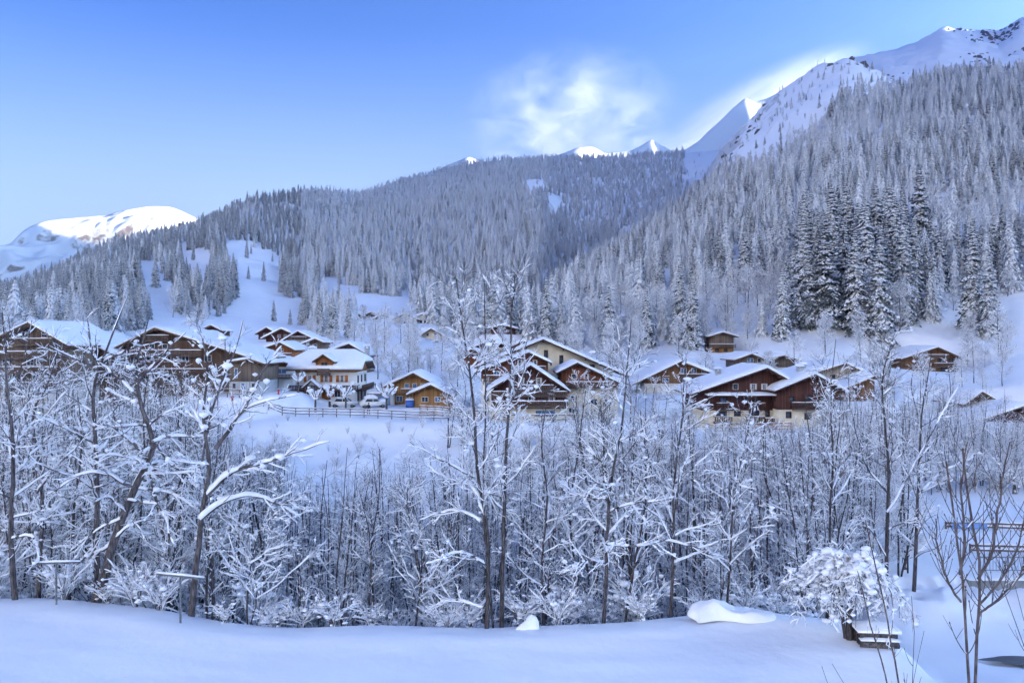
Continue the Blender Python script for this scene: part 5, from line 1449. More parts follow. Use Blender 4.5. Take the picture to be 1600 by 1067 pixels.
GT = 'thin bare trees in the gorge thicket'
def thicket():
    rng = np.random.default_rng(77)
    pro = []
    for i in range(10):
        pro.append(thin_tree(300 + i, 12.0, r0=rng.uniform(.055, .095), n1=int(rng.integers(24, 32)), up=rng.uniform(38, 60), l0=rng.uniform(1.9, 2.9), l1=0.8, thick=rng.uniform(.05, .08), cover=rng.uniform(.7, .88),
                             clumps=0.25, stems=1 if i < 6 else int(rng.integers(2, 4)), trop=rng.uniform(.05, .13), lean=rng.uniform(.4, 1.4)))
    roots = [make_bare('bare_tree', m) for m in pro]
    top = lambda px: np.interp(px, [-80, 0, 150, 300, 380, 430, 480, 700, 760, 860, 910, 1000, 1075, 1110, 1240, 1290, 1450, 1560, 1700], [552, 552, 556, 590, 662, 705, 715, 710, 690, 685, 625, 605, 630, 672, 680, 612, 590, 610, 625])
    def spot(y0, y1):
        while True:
            px = rng.uniform(-90, 1690); y = y0 + (y1 - y0) * rng.random()
            x = (px - CX) / F * y
            if 455 < px < 720 and y > 78: continue
            if px > 1420 and y < 64: 
                continue
            if px > 1330 and y < 40: continue
            return px, x, y
    n = 300 - BARE_N[0] - 22
    used = 0
    for i in range(n):
        # more of them close to the edge of the field
        px, x, y = spot(33, 52) if i < n * 0.45 else spot(52, 92)
        z = gz(x, y)
        ztop = (CY - top(px)) / F * y
        H = max(4.5, min(17.5, (ztop - z) * rng.uniform(0.62, 1.06)))
        k = int(rng.integers(0, len(roots)))
        o = roots[used] if used < len(roots) else copy_tree(roots[k])
        used += 1
        o.location = (x, y, z)
        s = H / 12.0; w = max(0.6, min(1.15, s)) * rng.uniform(0.85, 1.15)
        o.scale = (w, w, s)
        o.rotation_euler = (rng.normal(0, .05), rng.normal(0, .05), rng.random() * 6.28)
        zone_ = 'below the large white house' if 400 < px < 720 else 'on the left' if px <= 400 else 'below the village centre' if px < 1080 else 'on the right, below the dark red chalet'
        tag(o, 'thin bare snow-dusted tree in the gorge thicket ' + zone_, 'tree', GT + ' ' + zone_)
    # the rest of the thicket, nobody could count it
    pts, sc = [], []
    for i in range(1050):
        px, x, y = spot(36, 100)
        z = gz(x, y)
        ztop = (CY - top(px)) / F * y
        H = max(2.5, min(15, (ztop - z) * rng.uniform(0.35, 0.95)))
        pts.append((x, y, z)); sc.append(H / 12.0 * 0.9 + 0.08)
    kids_ = lambda r: [c for c in r.children] + [g for c in r.children for g in c.children]
    point_cloud_instancer('thicket', pts, sc, rng.random(len(pts)) * 6.28, [kids_(r) for r in roots])
    # bushes with snow lumps at the bottom of the gorge and along the lip of the field
    bush = []
    for i in range(3):
        T = Tree(400 + i)
        ms = []
        for k in range(9):
            a = T.rng.random() * 6.28; l = T.rng.uniform(.5, 1.3)
            ms.append(T.stem([(0, 0, -.1), (math.cos(a) * l * .35, math.sin(a) * l * .35, .9), (math.cos(a) * l, math.sin(a) * l, T.rng.uniform(1.4, 2.4))], .022, .006, 7, .03, level=1))
        b = T.branch(ms, (5, 7), .2, .95, .9, .4, 45, .04, n=5, wob=.15, rr=.6, level=2, rmin=.006)
        T.branch(b, (2, 3), .3, .95, .35, .2, 40, .02, n=3, wob=.15, rr=.7, level=3, rmin=.005)
        T.lines.append((np.array([(0, 0, -.3), (0, 0, 0), (0, 0, .1)]), np.array([.04, .04, .03]), 0))
        bush.append(make_bare('snowy_bush', T.meshes(thick=.08, cover=.9, clumps=.8)))
    spots = [(100, 30.9), (168, 30.6), (212, 30.4), (250, 29.9), (352, 29.0), (430, 28.9), (470, 29.4), (520, 29.0), (580, 29.4), (700, 29.2), (735, 29.4), (812, 29.6), (870, 29.2), (1000, 29.5), (1090, 31.0), (1165, 31.6), (1215, 31)]
    names = ['left of the thick leaning tree', 'at the foot of the thick leaning tree', 'just right of the thick leaning tree', 'left of the long-boughed tree', 'right of the long-boughed tree']
    for i, (px, y) in enumerate(spots):
        o = bush[i] if i < 3 else copy_tree(bush[i % 3])
        x, y, z = at(px, y + .6)
        o.location = (x, y, z - .1); s = rng.uniform(.55, 1.0); o.scale = (s, s, s * rng.uniform(.6, 1.0)); o.rotation_euler = (0, 0, rng.random() * 6.28)
        tag(o, 'snow-laden bush at the field edge ' + (names[i] if i < 5 else 'below the middle trees'), 'bush', 'bushes along the edge of the snow field')
    pts = []; sc = []
    for i in range(900):
        px, x, y = spot(33, 100)
        pts.append((x, y, gz(x, y) - .1)); sc.append(rng.uniform(.6, 1.7))
    point_cloud_instancer('undergrowth', pts, sc, rng.random(len(pts)) * 6.28, [kids_(b) for b in bush])
    # shrubs on the snow bank under the fence
    for (px, py, y, s, lab) in ((560, 700, 96, .9, 'tall twiggy shrub in the middle of the open snow bank'), (608, 678, 103, .8, 'round twiggy shrub on the bank under the golden wooden chalet'), (595, 712, 95, .5, 'small shrub low on the open snow bank'), (528, 692, 98, .7, 'thin shrub left on the open snow bank'), (585, 682, 101, .4, 'tiny shrub high on the open snow bank'),
                                (450, 648, 106, .5, 'shrub beside the fence left of the pollarded trees'), (380, 680, 100, .8, 'dark shrub on the bank below the log-walled wing'), (405, 700, 97, .7, 'low shrub on the bank left of the open slope'), (497, 650, 106, .45, 'small round shrub just under the fence'), (660, 668, 104, .6, 'snowy shrub at the right end of the open bank')):
        o = copy_tree(bush[int(px) % 3]); x = (px - CX) / F * y
        o.location = (x, y, gz(x, y) - .1); o.scale = (s * .7, s * .7, s); o.rotation_euler = (0, 0, rng.random() * 6)
        tag(o, lab, 'bush', 'shrubs on the snow bank')
    for i in range(28):
        px = rng.uniform(390, 735); y = rng.uniform(93, 106.5); x = (px - CX) / F * y
        o = copy_tree(bush[i % 3]); s = rng.uniform(.3, .75)
        o.location = (x, y, gz(x, y) - .1); o.scale = (s * .75, s * .75, s * rng.uniform(.7, 1.2)); o.rotation_euler = (0, 0, rng.random() * 6)
        tag(o, 'small twiggy shrub poking through the snow bank below the fence', 'bush', 'small shrubs on the snow bank')
    # bare trees among the houses
    for i, (px, by, y, h, k, lab) in enumerate(((612, 612, 140, 9, 0, 'large rime-white tree right of the large white house'), (590, 606, 146, 8, 1, 'rime-white tree just behind the corner of the large white house'), (640, 600, 150, 9, 2, 'rime-white tree behind the golden wooden chalet'),
        (690, 570, 165, 9, 0, 'rime-white tree below the cream gabled house'), (715, 590, 150, 8, 1, 'rime-white tree left of the reddish wooden gable'), (600, 545, 205, 10, 2, 'bare tree on the slope above the large white house, left one'), (640, 540, 210, 11, 0, 'bare tree on the slope above the large white house, right one'),
        (570, 530, 250, 9, 1, 'bare tree below the upper hamlet'), (310, 540, 200, 10, 2, 'bare tree behind the roof of the wide brown chalet'), (270, 500, 300, 12, 0, 'bare tree at the foot of the left hill'), (225, 505, 290, 12, 1, 'bare tree at the wood edge on the left hill'), (1000, 575, 172, 10, 2, 'rime-white tree left of the chalet with the glazed balcony'), (960, 560, 176, 11, 0, 'rime-white tree behind the brown gable over cream walls'), (900, 545, 180, 10, 1, 'rime-white tree above the cream-walled house'),
        (1240, 560, 165, 8, 2, 'rime-white tree right of the grey-walled wing'), (1290, 555, 178, 9, 0, 'rime-white tree under the tall dark stand'), (1345, 560, 172, 8, 1, 'rime-white tree right of the pale board-clad house'), (1560, 575, 175, 10, 2, 'rime-white tree on the snow field at the right'))):
        o = copy_tree(frost_protos[k]); x = (px - CX) / F * y
        o.location = (x, y, gz(x, y) - .2); s = h / 13.0; o.scale = (s, s, s); o.rotation_euler = (0, 0, i * 1.3)
        tag(o, lab, 'tree', 'rime-white trees among the houses')

edge_trees()
thicket()

def slope_trees():
    rng = np.random.default_rng(12)
    n = 0
    while n < 120:
        px = rng.uniform(430, 1580); y = rng.uniform(142, 232)
        if 655 < px < 720 and y > 200: continue
        x = (px - CX) / F * y
        if any((x - q[0]) ** 2 + (y - q[1]) ** 2 < (q[3] * 1.0) ** 2 for q in PADS): continue
        # nothing in front of the houses' faces
        if any(abs(px - (CX + F * q[0] / q[1])) < q[3] * F / q[1] * .9 and y < q[1] < y + 40 for q in PADS) and rng.random() < .8: continue
        o = copy_tree(frost_protos[n % 3]); o.location = (x, y, gz(x, y) - .2); s = rng.uniform(3.5, 8.5) / 13.0
        o.scale = (s * 1.15, s * 1.15, s); o.rotation_euler = (0, 0, rng.random() * 6.28)
        tag(o, 'small rime-white tree on the slope between the houses and the spruces', 'tree', 'rime-white trees on the slope behind the village')
        n += 1
slope_trees()

# bare trees on the bank in front of the houses on the right (snow clumps in their crowns)
def bank_trees():
    rng = np.random.default_rng(5)
    for i, (px, y, h, lab) in enumerate(((905, 99, 10, 'clumpy snow-laden tree on the bank in front of the brown gable over cream walls'), (945, 97, 11, 'clumpy snow-laden tree on the bank right of the village centre'), (985, 100, 11, 'clumpy snow-laden tree on the bank below the glazed balcony'), (1030, 98, 11, 'clumpy snow-laden tree left of the dark red chalet, left one'), (1070, 101, 10, 'clumpy snow-laden tree left of the dark red chalet, right one'),
                                          (1285, 102, 9, 'clumpy snow-laden tree in front of the dark brown gable'), (1330, 100, 10, 'clumpy snow-laden tree in front of the brown shed'), (1380, 98, 12, 'clumpy snow-laden tree below the broad white conifer'), (1430, 96, 12, 'clumpy snow-laden tree below the brown chalet on the right slope'), (1480, 98, 11, 'clumpy snow-laden tree left of the grey-brown gable'), (15, 99, 10, 'clumpy snow-laden tree before the far left chalet, leftmost'), (55, 97, 11, 'clumpy snow-laden tree before the far left chalet, middle one'), (95, 100, 10, 'clumpy snow-laden tree before the far left chalet, right one'), (135, 98, 11, 'clumpy snow-laden tree before the chalet with snow-lined balconies'),
                                          (185, 100, 10, 'clumpy snow-laden tree before the left corner of the wide brown chalet'), (230, 97, 11, 'clumpy snow-laden tree before the middle of the wide brown chalet'), (280, 100, 10, 'clumpy snow-laden tree before the right half of the wide brown chalet'), (322, 99, 9, 'clumpy snow-laden tree left of the log-walled wing'),
                                          (725, 101, 10, 'clumpy snow-laden tree left of the dark chalet'), (700, 99, 8, 'low snow-laden tree right of the golden annex'))):
        T = Tree(500 + i); 
        T.stem([(0, 0, -.4), (T.rng.normal(0, .2), 0, h * .3), (T.rng.normal(0, .4), T.rng.normal(0, .3), h * .65), (T.rng.normal(0, .6), 0, h)], .11, .012, 12, .04)
        T.stem([(0.1, 0, -.4), (.5, .2, h * .3), (T.rng.normal(.9, .3), .3, h * .85)], .08, .012, 10, .04)
        b1 = T.branch([0, 1], 16, .15, .95, 2.8, 1.0, 45, .09, n=7, wob=.12, rr=.5, level=1, rmin=.012)
        b2 = T.branch(b1, (4, 6), .2, .97, 1.1, .5, 42, .05, n=4, wob=.15, rr=.55, level=2, rmin=.010)
        T.branch(b2, (1, 3), .3, .95, .45, .3, 40, .03, n=3, wob=.15, rr=.6, level=3, rmin=.008)
        o = make_bare('bare_tree', T.meshes(thick=.08, cover=.8, clumps=.55, top_bare=.4))
        x, y, z = at(px, y); o.location = (x, y, z)
        tag(o, lab, 'tree', 'snow-laden trees on the far bank')
bank_trees()
# ------------------------------------------------------------------ near saplings, the weeping tree and small things
def sapling(seed, y, stems, label, ntw=14, ln=(0.9, 0.35), r=0.03, trop=.16, ang=48, t0=.12, name='ash_sapling'):
    T = Tree(seed); ms = []
    base = None
    for i, (path, rr) in enumerate(stems):
        p = np.array([P(a, b, y + .1 * i) for a, b in path])
        if i == 0 or path[0][1] >= 1060:
            p = np.vstack([[p[0][0] + .02, p[0][1], gz(p[0][0], p[0][1]) - .2], p])
        if base is None: base = (p[0][0], p[0][1], p[0][2] + .2)
        ms.append(T.stem(p, rr * .78, rr * .28, 22, .008, level=0))
    # opposite pairs of upswept twigs
    rng = T.rng
    new = []
    for m in ms:
        P_, R_, _ = T.lines[m]
        for t in np.linspace(t0, .97, ntw):
            i = int(t * (len(P_) - 2)); p = P_[i]; az = rng.random() * 3.14
            for q in (0, 1):
                if rng.random() < .12: continue
                a = az + q * math.pi + rng.normal(0, .2)
                L = (ln[0] + (ln[1] - ln[0]) * t) * rng.uniform(.4, 1.2)
                v = unit(np.array([math.cos(a) * .85, math.sin(a) * .85, .65]))
                pts = [p]
                for k in range(7):
                    v = unit(v + np.array([0, 0, trop]) + rng.normal(0, .035, 3)); pts.append(pts[-1] + v * L / 7)
                w = max(.004, R_[i] * .42)
                T.lines.append((np.array(pts), np.linspace(w, w * .55, 8), 1)); new.append(len(T.lines) - 1)
                T.lines.append((np.array([pts[-1], pts[-1] + v * .012, pts[-1] + v * .03]), np.array([w * .8, w * 1.25, w * .3]), 2))     # the bud
    T.branch([n for n in new if len(T.lines[n][0]) == 8], (0, 2), .4, .9, .25, .15, 38, .1, n=4, wob=.05, rr=.75, level=2, rmin=.003)
    T.lines = [(p - np.array(base), r_, l) for p, r_, l in T.lines]
    o = make_bare(name, T.meshes('sapling_bark', 'sapling_bark', thick=.008, cover=.25, clumps=0.0, sides=(9, 6, 5, 5, 5)))
    o.location = [float(v) for v in base]
    tag(o, label, 'sapling')
    return o

sapling(601, 9.0, [([(1512, 1067), (1508, 1022), (1503, 955), (1500, 898), (1494, 830), (1478, 720)], .035), ([(1500, 898), (1512, 850), (1508, 760), (1512, 690)], .022), ([(1502, 940), (1470, 880), (1462, 810)], .018)],
        'left bare stem of the close pair of ash saplings at the lower right corner', 12, (.75, .35))
sapling(602, 9.2, [([(1522, 1067), (1525, 1009), (1529, 928), (1528, 880), (1514, 800), (1504, 700)], .038), ([(1528, 905), (1550, 860), (1560, 800), (1578, 690)], .022), ([(1529, 945), (1575, 890), (1600, 820), (1612, 760)], .018), ([(1530, 962), (1570, 930), (1602, 880)], .018)],
        'right bare stem of the close pair of ash saplings at the lower right corner', 12, (.75, .35))
sapling(603, 14, [([(1384, 1067), (1362, 987), (1340, 892)], .03), ([(1402, 1067), (1378, 940), (1352, 812)], .032)], 'pair of thin leaning stems in front of the weeping tree', 5, (.35, .2), t0=.5)
sapling(604, 8.5, [([(1424, 1072), (1428, 1000), (1424, 930)], .010), ([(1424, 1072), (1436, 1020), (1444, 985)], .008)], 'small twiggy sapling between the leaning stems and the ash saplings', 8, (.32, .15), t0=.1)
sapling(605, 7.5, [([(1330, 1090), (1312, 1056), (1300, 1036)], .008), ([(1300, 1090), (1290, 1062), (1284, 1040)], .008)], 'two bare twig tips poking up at the bottom edge of the field', 2, (.1, .06), t0=.5)
sapling(606, 8.0, [([(1640, 1090), (1600, 1010), (1576, 940), (1562, 905)], .012), ([(1640, 1090), (1610, 1000), (1586, 915)], .010)], 'bare twigs leaning in from the right edge', 6, (.3, .15), t0=.2)

def weeping_tree():
    T = Tree(700); rng = T.rng
    bx, by, bz = at(1326, 27.2)
    b = np.array([bx, by, bz])
    T.stem([(0, 0, -.3), (.02, 0, .5), (.10, .05, 1.1), (.16, .05, 1.75), (.2, 0, 2.3)], .13, .06, 10, .02)
    T.stem([(-.05, .1, -.2), (-.12, .1, .6), (-.2, .1, 1.5), (-.3, 0, 2.2)], .07, .04, 8, .02)
    arcs = []
    for i in range(60):
        a = i * 2.4 + rng.normal(0, .3); R = rng.uniform(.5, 1.95)
        top = rng.uniform(2.2, 3.0) - (R - .8) * .18; end = rng.uniform(.5, 1.9)
        c, s = math.cos(a), math.sin(a)
        arcs.append(T.stem([(.12, .03, rng.uniform(1.2, 2.2)), (c * R * .4 + .1 + rng.normal(0, .12), s * R * .4 + rng.normal(0, .12), top), (c * R * .8, s * R * .8, top - rng.uniform(.1, .5)), (c * R + rng.normal(0, .15), s * R, (top + end) * .5), (c * R * 1.05, s * R * 1.05, end)], .024, .006, 11, .09, level=1))
    t1 = T.branch(arcs, (9, 13), .2, .97, .6, .4, 55, -.20, n=5, wob=.14, rr=.55, level=2, rmin=.007, angj=18)
    T.branch(t1, (2, 4), .2, .95, .32, .18, 50, -.12, n=3, wob=.2, rr=.6, level=3, rmin=.005)
    ms = T.meshes('bark', 'twig_bark', thick=.085, cover=.55, clumps=.25, top_bare=0, fine=(1, 1.0, .5, .3, .3))
    # heavy cushions lying over the crown, joined into sagging pads
    sn = MB()
    for ai in arcs:
        p = T.lines[ai][0]
        for i in range(2, 8):
            if p[i][2] > 1.0 and rng.random() < .85:
                T._clump(sn, p[i] + np.array([0, 0, .03]), rng.uniform(.07, .17) * (1.15 if p[i][2] > 2.2 else .85))
    pads = sn.build('pads', M['tree_snow'], data_only=True, smooth=True)
    bm = bmesh.new(); bm.from_mesh(ms[2]); bm.from_mesh(pads); bm.to_mesh(ms[2]); bm.free()
    for f in ms[2].polygons: f.use_smooth = True
    o = make_bare('weeping_tree', ms)
    o.location = [float(v) for v in b]
    tag(o, 'small weeping tree bowed under thick snow beside the log pile', 'tree')
weeping_tree()

def log_pile():
    x, y, z = at(1368, 26.9)
    r = thing('log_pile', 'dark log pile half buried in snow under the weeping tree', 'log pile', (x, y, z), -.1)
    rng = np.random.default_rng(4)
    for row, n in ((0, 4), (1, 4), (2, 3)):
        for i in range(n):
            mb = MB(); yy = -.35 + i * .24 + .12 * (row % 2); zz = .06 + row * .17; a = rng.uniform(-.72, -.6); b = rng.uniform(.55, .7)
            rr = rng.uniform(.075, .10)
            mb.tube([(a, yy, zz + rng.normal(0, .02)), (0, yy + rng.normal(0, .02), zz), (b, yy, zz + rng.normal(0, .02))], rr, 9)
            ob = mb.build('log', M['bark'], r, True)
    sb = snow_pad(-.7, .68, -.45, .5, .47, .22, 3, 9); sb.build('snow_cover', M['snow_cap'], r, True)
    sb = snow_pad(-.65, .6, -.56, -.32, .24, .10, 5, 9); sb.build('snow_cover', M['snow_cap'], r, True)
log_pile()

def buried_bench():
    x, y, z = at(1142, 29.2)
    r = thing('garden_bench', 'garden bench buried under a long rounded cushion of snow at the field edge', 'bench', (x, y, z - .05), 0)
    mb = MB(); mb.box(-1.2, 1.3, -.35, .45, .02, .10); mb.build('seat', M['beam_dark'], r)
    for sx in (-1.0, 1.1):
        mb = MB(); mb.box(sx - .06, sx + .06, -.3, .4, -.4, .018); mb.build('leg', M['beam_dark'], r)
    # rounded cushion
    nu, nv = 34, 18
    u = np.linspace(-1, 1, nu); v = np.linspace(-1, 1, nv)
    U, V = np.meshgrid(u, v, indexing='ij')
    hgt = (1 - np.abs(U) ** 5) ** .5 * (1 - np.abs(V) ** 3.2) ** .5
    X = U * 1.5 + .05 + .10 * np.sin(V * 3 + U * 2); Y = V * (.62 + .14 * np.sin(U * 4)) + .05
    Z = .09 + hgt * (.34 + .26 * fbm(X * 1.1, Y * 1.6, 4) + .20 * np.exp(-((U + .35) / .22) ** 2) - .12 * U)
    mb = MB(); mb.add(np.stack([X, Y, Z], -1).reshape(-1, 3), grid_quads(nu, nv)); mb.build('snow_cover', M['snow_cap'], r, True)
buried_bench()

def snow_stump():
    x, y, z = at(824, 29.0)
    r = thing('tree_stump', 'tree stump under a leaning hood of snow right of the two middle trees', 'stump', (x, y, z))
    mb = MB(); mb.tube([(0, 0, -.3), (0, 0, .2), (.03, 0, .30)], [.17, .14, .12], 10); mb.build('trunk', M['bark'], r, True)
    nu, nv = 16, 20
    t = np.linspace(0, 1, nu); a = np.linspace(0, 2 * math.pi, nv)
    T_, A = np.meshgrid(t, a, indexing='ij')
    R = (.34 + .10 * np.sin(A * 3 + T_ * 4)) * T_ ** .75 * (1 + .2 * np.sin(A * 2 + 1))
    Z = .50 - T_ ** 1.3 * .58; X = R * np.cos(A) * 1.1 + .16 * (1 - T_); Y = R * np.sin(A)
    mb = MB(); mb.add(np.stack([X, Y, Z], -1).reshape(-1, 3), grid_quads(nu, nv)); mb.build('snow_cover', M['snow_cap'], r, True)
snow_stump()

def washing_post(px, y, top_py, half, label, tilt):
    x, y, z = at(px, y)
    zt = (CY - top_py) / F * y - z
    r = thing('washing_line_post', label, 'post', (x, y, z), 0, 'washing line posts at the field edge')
    mb = MB(); mb.tube([(0, 0, -.3), (0, 0, zt * .5), (0, 0, zt)], .035, 8); mb.build('pole', M['metal'], r, True)
    mb = MB(); mb.bar((-half, 0, zt + .02 + tilt * half), (half, 0, zt + .02 - tilt * half), .07, .06); ba = mb.build('crossbar', M['metal'], r)
    mb = MB(); mb.tube([(-half * .99, 0, zt + .075 + tilt * half), (0, 0, zt + .09), (half * .99, 0, zt + .075 - tilt * half)], [.03, .045, .03], 6); mb.build('snow_cover', M['snow_cap'], ba, True)
washing_post(88, 30.2, 880, .9, 'grey T-shaped post with a snow-lined crossbar on the left behind the drift', -.03)
washing_post(282, 28.6, 901, .85, 'grey T-shaped post with a tilted snow-lined crossbar beside the long-boughed tree', .10)

# --- fences
def rail_fence(label, a, b, n, h, rails, mat='rail_wood', snow=.05, name='wooden_fence', postw=.10, group=None, y=None, zfun=None):
    """a, b: (x, y); posts every step with rails; snow along the top rail."""
    a = np.array(a, float); b = np.array(b, float)
    mid = (a + b) / 2
    g = zfun or gz
    r = thing(name, label, 'fence', (mid[0], mid[1], g(mid[0], mid[1])), 0, group)
    o = np.array([mid[0], mid[1], g(mid[0], mid[1])])
    ps = [np.array([*(a + (b - a) * i / n), 0]) for i in range(n + 1)]
    for p in ps: p[2] = g(p[0], p[1])
    for p in ps:
        q = p - o
        mb = MB(); mb.box(q[0] - postw / 2, q[0] + postw / 2, q[1] - postw / 2, q[1] + postw / 2, q[2] - .4, q[2] + h + .08)
        po = mb.build('post', M[mat], r)
        if snow:
            mb = snow_pad(q[0] - postw * .6, q[0] + postw * .6, q[1] - postw * .6, q[1] + postw * .6, q[2] + h + .083, snow * 1.2, int(p[0] * 7) % 50); mb.build('snow_cover', M['snow_cap'], po, True)
    off = np.array([0, -postw * .5 - .035, 0])
    for f in rails:
        mb = MB(); sb = MB()
        for p, q in zip(ps[:-1], ps[1:]):
            u = p - o + off + [0, 0, h * f]; v = q - o + off + [0, 0, h * f]
            mb.bar(u, v, .06, .11)
            if snow: sb.tube([u + [0, 0, .075], (u + v) / 2 + [0, 0, .09], v + [0, 0, .075]], [.035, .05 + snow * .2, .035], 6)
        ra = mb.build('rail', M[mat], r)
        if snow: sb.build('snow_cover', M['snow_cap'], ra, True)
    return r

xy = lambda px, y: ((px - CX) / F * y, y)
rail_fence('long wooden rail fence along the road in front of the large white house', xy(420, 110.5), xy(700, 107.5), 13, 1.15, (.35, .68, 1.0))
rail_fence('wooden rail fence along the road left of the pollarded trees', xy(318, 111.5), xy(412, 110.6), 5, 1.1, (.5, 1.0))
rail_fence('wooden fence at the foot of the dark chalet in the village centre', xy(772, 107.4), xy(902, 107.4), 7, 1.0, (.4, 1.0))
rail_fence('brown fence below the balcony of the largest dark red chalet', xy(1178, 112.5), xy(1236, 112.2), 4, 1.2, (.3, .62, 1.0), mat='wood_orange')
rail_fence('weathered fence left of the brown fence below the dark red chalet', xy(1118, 113), xy(1172, 112.8), 5, 1.2, (.5, 1.0))
rail_fence('wooden terrace fence in front of the small golden annex', xy(656, 112.5), xy(752, 110.5), 8, 1.3, (.25, .5, .75, 1.0), mat='beam')
rail_fence('brown rail fence on the far side of the plowed yard', xy(1478, 53.5), xy(1680, 52.5), 5, .42, (.45, 1.0), mat='beam', group='fences of the yard')
rail_fence('grey-brown double rail in the middle of the plowed yard', xy(1516, 47.8), xy(1700, 47.2), 4, .45, (.4, 1.0), mat='rail_wood', group='fences of the yard')

def railing():
    a = np.array(xy(1532, 43.4)); b = np.array(xy(1720, 43.4)); z = -12.5
    r = thing('metal_railing', 'grey metal railing with upright bars on the low concrete wall of the yard', 'railing', (a[0], a[1], z))
    L = b[0] - a[0]
    mb = MB(); mb.box(0, L, -.03, .03, .78, .84); mb.build('handrail', M['metal_pale'], r)
    mb = MB(); mb.box(0, L, -.02, .02, .08, .12)
    n = int(L / .17)
    for i in range(n + 1): mb.box(i * .17 - .012, i * .17 + .012, -.012, .012, .12, .779)
    mb.build('bars', M['metal_pale'], r)
    for i in range(0, n + 1, 9):
        mb = MB(); mb.box(i * .17 - .035, i * .17 + .035, .032, .10, -.1, .86); mb.build('post', M['metal_pale'], r)
railing()
def yard_wall():
    a = np.array(xy(1515, 42.0)); b = np.array(xy(1740, 42.0))
    r = thing('concrete_wall', 'low grey concrete wall under the metal railing', 'wall', (a[0], a[1], -13.2))
    mb = MB(); mb.box(0, b[0] - a[0], 0, .4, -.4, .66); mb.build('wall', M['concrete'], r)
    snow_pad(-.03, b[0] - a[0], -.05, .45, .664, .12, 4, 24).build('snow_cover', M['snow_cap'], r, True)
yard_wall()
def banner():
    a = np.array(xy(1486, 53.2)); w = 54 / F * 53.2
    z = gz(a[0] + w / 2, 53)
    r = thing('blue_banner', 'blue cloth banner tied to the far yard fence', 'banner', (a[0], a[1] - .12, z))
    n = 24; u = np.linspace(0, w, n); V = np.linspace(.06, .46, 4)
    U, W = np.meshgrid(u, V, indexing='ij'); Yw = -.04 + .03 * np.sin(U * 5) 
    mb = MB(); mb.add(np.stack([U, Yw, W], -1).reshape(-1, 3), grid_quads(n, 4)); mb.add(np.stack([U, Yw + .012, W], -1).reshape(-1, 3), grid_quads(n, 4)[:, ::-1])
    mb.build('cloth', M['blue_cloth'], r, True)
banner()
def puddle():
    a, b = xy(1526, 33.0)[0], xy(1760, 33.0)[0]
    n = 30; x = np.linspace(a, b, n)
    t = np.clip((x - a) / 1.2, 0, 1) ** .6
    lo = 33.0 - t * (.35 + .9 * np.clip((x - a - 1.0) / 2, 0, 1)) + fbm(x, x * 0, 2) * .15; hi = 33.0 + t * (.35) + fbm(x * 1.2, x * 0 + 5, 2) * .12
    zz = -13.10
    V = np.stack([np.stack([x, lo, x * 0 + zz], -1), np.stack([x, (lo + hi) / 2, x * 0 + zz], -1), np.stack([x, hi, x * 0 + zz], -1)], 1)
    mb = MB(); mb.add(V.reshape(-1, 3), grid_quads(n, 3))
    tag(mb.build('wet_road', M['wet_road'], None, True), kind='structure')
puddle()

# --- pollarded trees along the road
def pollard(seed, px, by, y, h, label, spread=1.3, nb=9):
    T = Tree(seed); rng = T.rng
    hh = h * .5
    T.stem([(0, 0, -.3), (rng.normal(0, .04), 0, hh * .5), (0, 0, hh)], .17, .14, 7, .02)
    for k in range(nb):
        a = k * 6.283 / nb + rng.normal(0, .25); s = spread * rng.uniform(.55, 1.1); up = (h - hh) * rng.uniform(.45, 1.05)
        c, q = math.cos(a), math.sin(a)
        p = rough_path([(0, 0, hh - .1), (c * s * .5, q * s * .5, hh + up * .35), (c * s * .9, q * s * .9, hh + up * .75), (c * s, q * s, hh + up)], 7, rng, .05)
        T.lines.append((p, np.array([.09, .08, .075, .07, .075, .095, .06]), 1))
        T._k = k
    o = make_bare('pollarded_tree', T.meshes(thick=.22, cover=1.0, clumps=1.2, top_bare=0))
    x = (px - CX) / F * y; z = gz(x, y)
    o.location = (x, y, z); tag(o, label, 'tree', 'pollarded trees along the road')
pollard(801, 466, 633, 119, 3.4, 'pollarded tree with knobbly snowy arms at the left corner of the large white house')
pollard(802, 493, 640, 114, 3.7, 'pollarded tree in front of the porch of the large white house')
pollard(803, 515, 633, 119, 3.2, 'pollarded tree before the wooden door of the large white house', 1.0)
pollard(804, 540, 635, 118, 3.7, 'pollarded tree in front of the parked white car')
pollard(805, 604, 636, 116, 4.0, 'widest pollarded tree, left of the golden wooden chalet', 2.0, 12)

def post_box(px, y, label):
    x, y, z = at(px, y)
    r = thing('fire_hydrant', label, 'hydrant', (x, y, z))
    mb = MB(); mb.tube([(0, 0, -.2), (0, 0, .05), (0, 0, .06), (0, 0, .62), (0, 0, .70), (0, 0, .80)], [.16, .16, .11, .11, .13, .05], 12); mb.build('body', M['red_paint'], r, True)
    for s in (-1, 1):
        mb = MB(); mb.tube([(s * .09, 0, .5), (s * .15, 0, .5), (s * .2, 0, .5)], [.06, .06, .055], 8); mb.build('nozzle', M['red_paint'], r)
    snow_pad(-.12, .12, -.12, .12, .79, .12, 2).build('snow_cover', M['snow_cap'], r, True)
post_box(363, 110.2, 'red hydrant with a snow cap by the road under the log-walled wing')
post_box(435, 114.5, 'red hydrant with a snow cap near the left corner of the large white house')

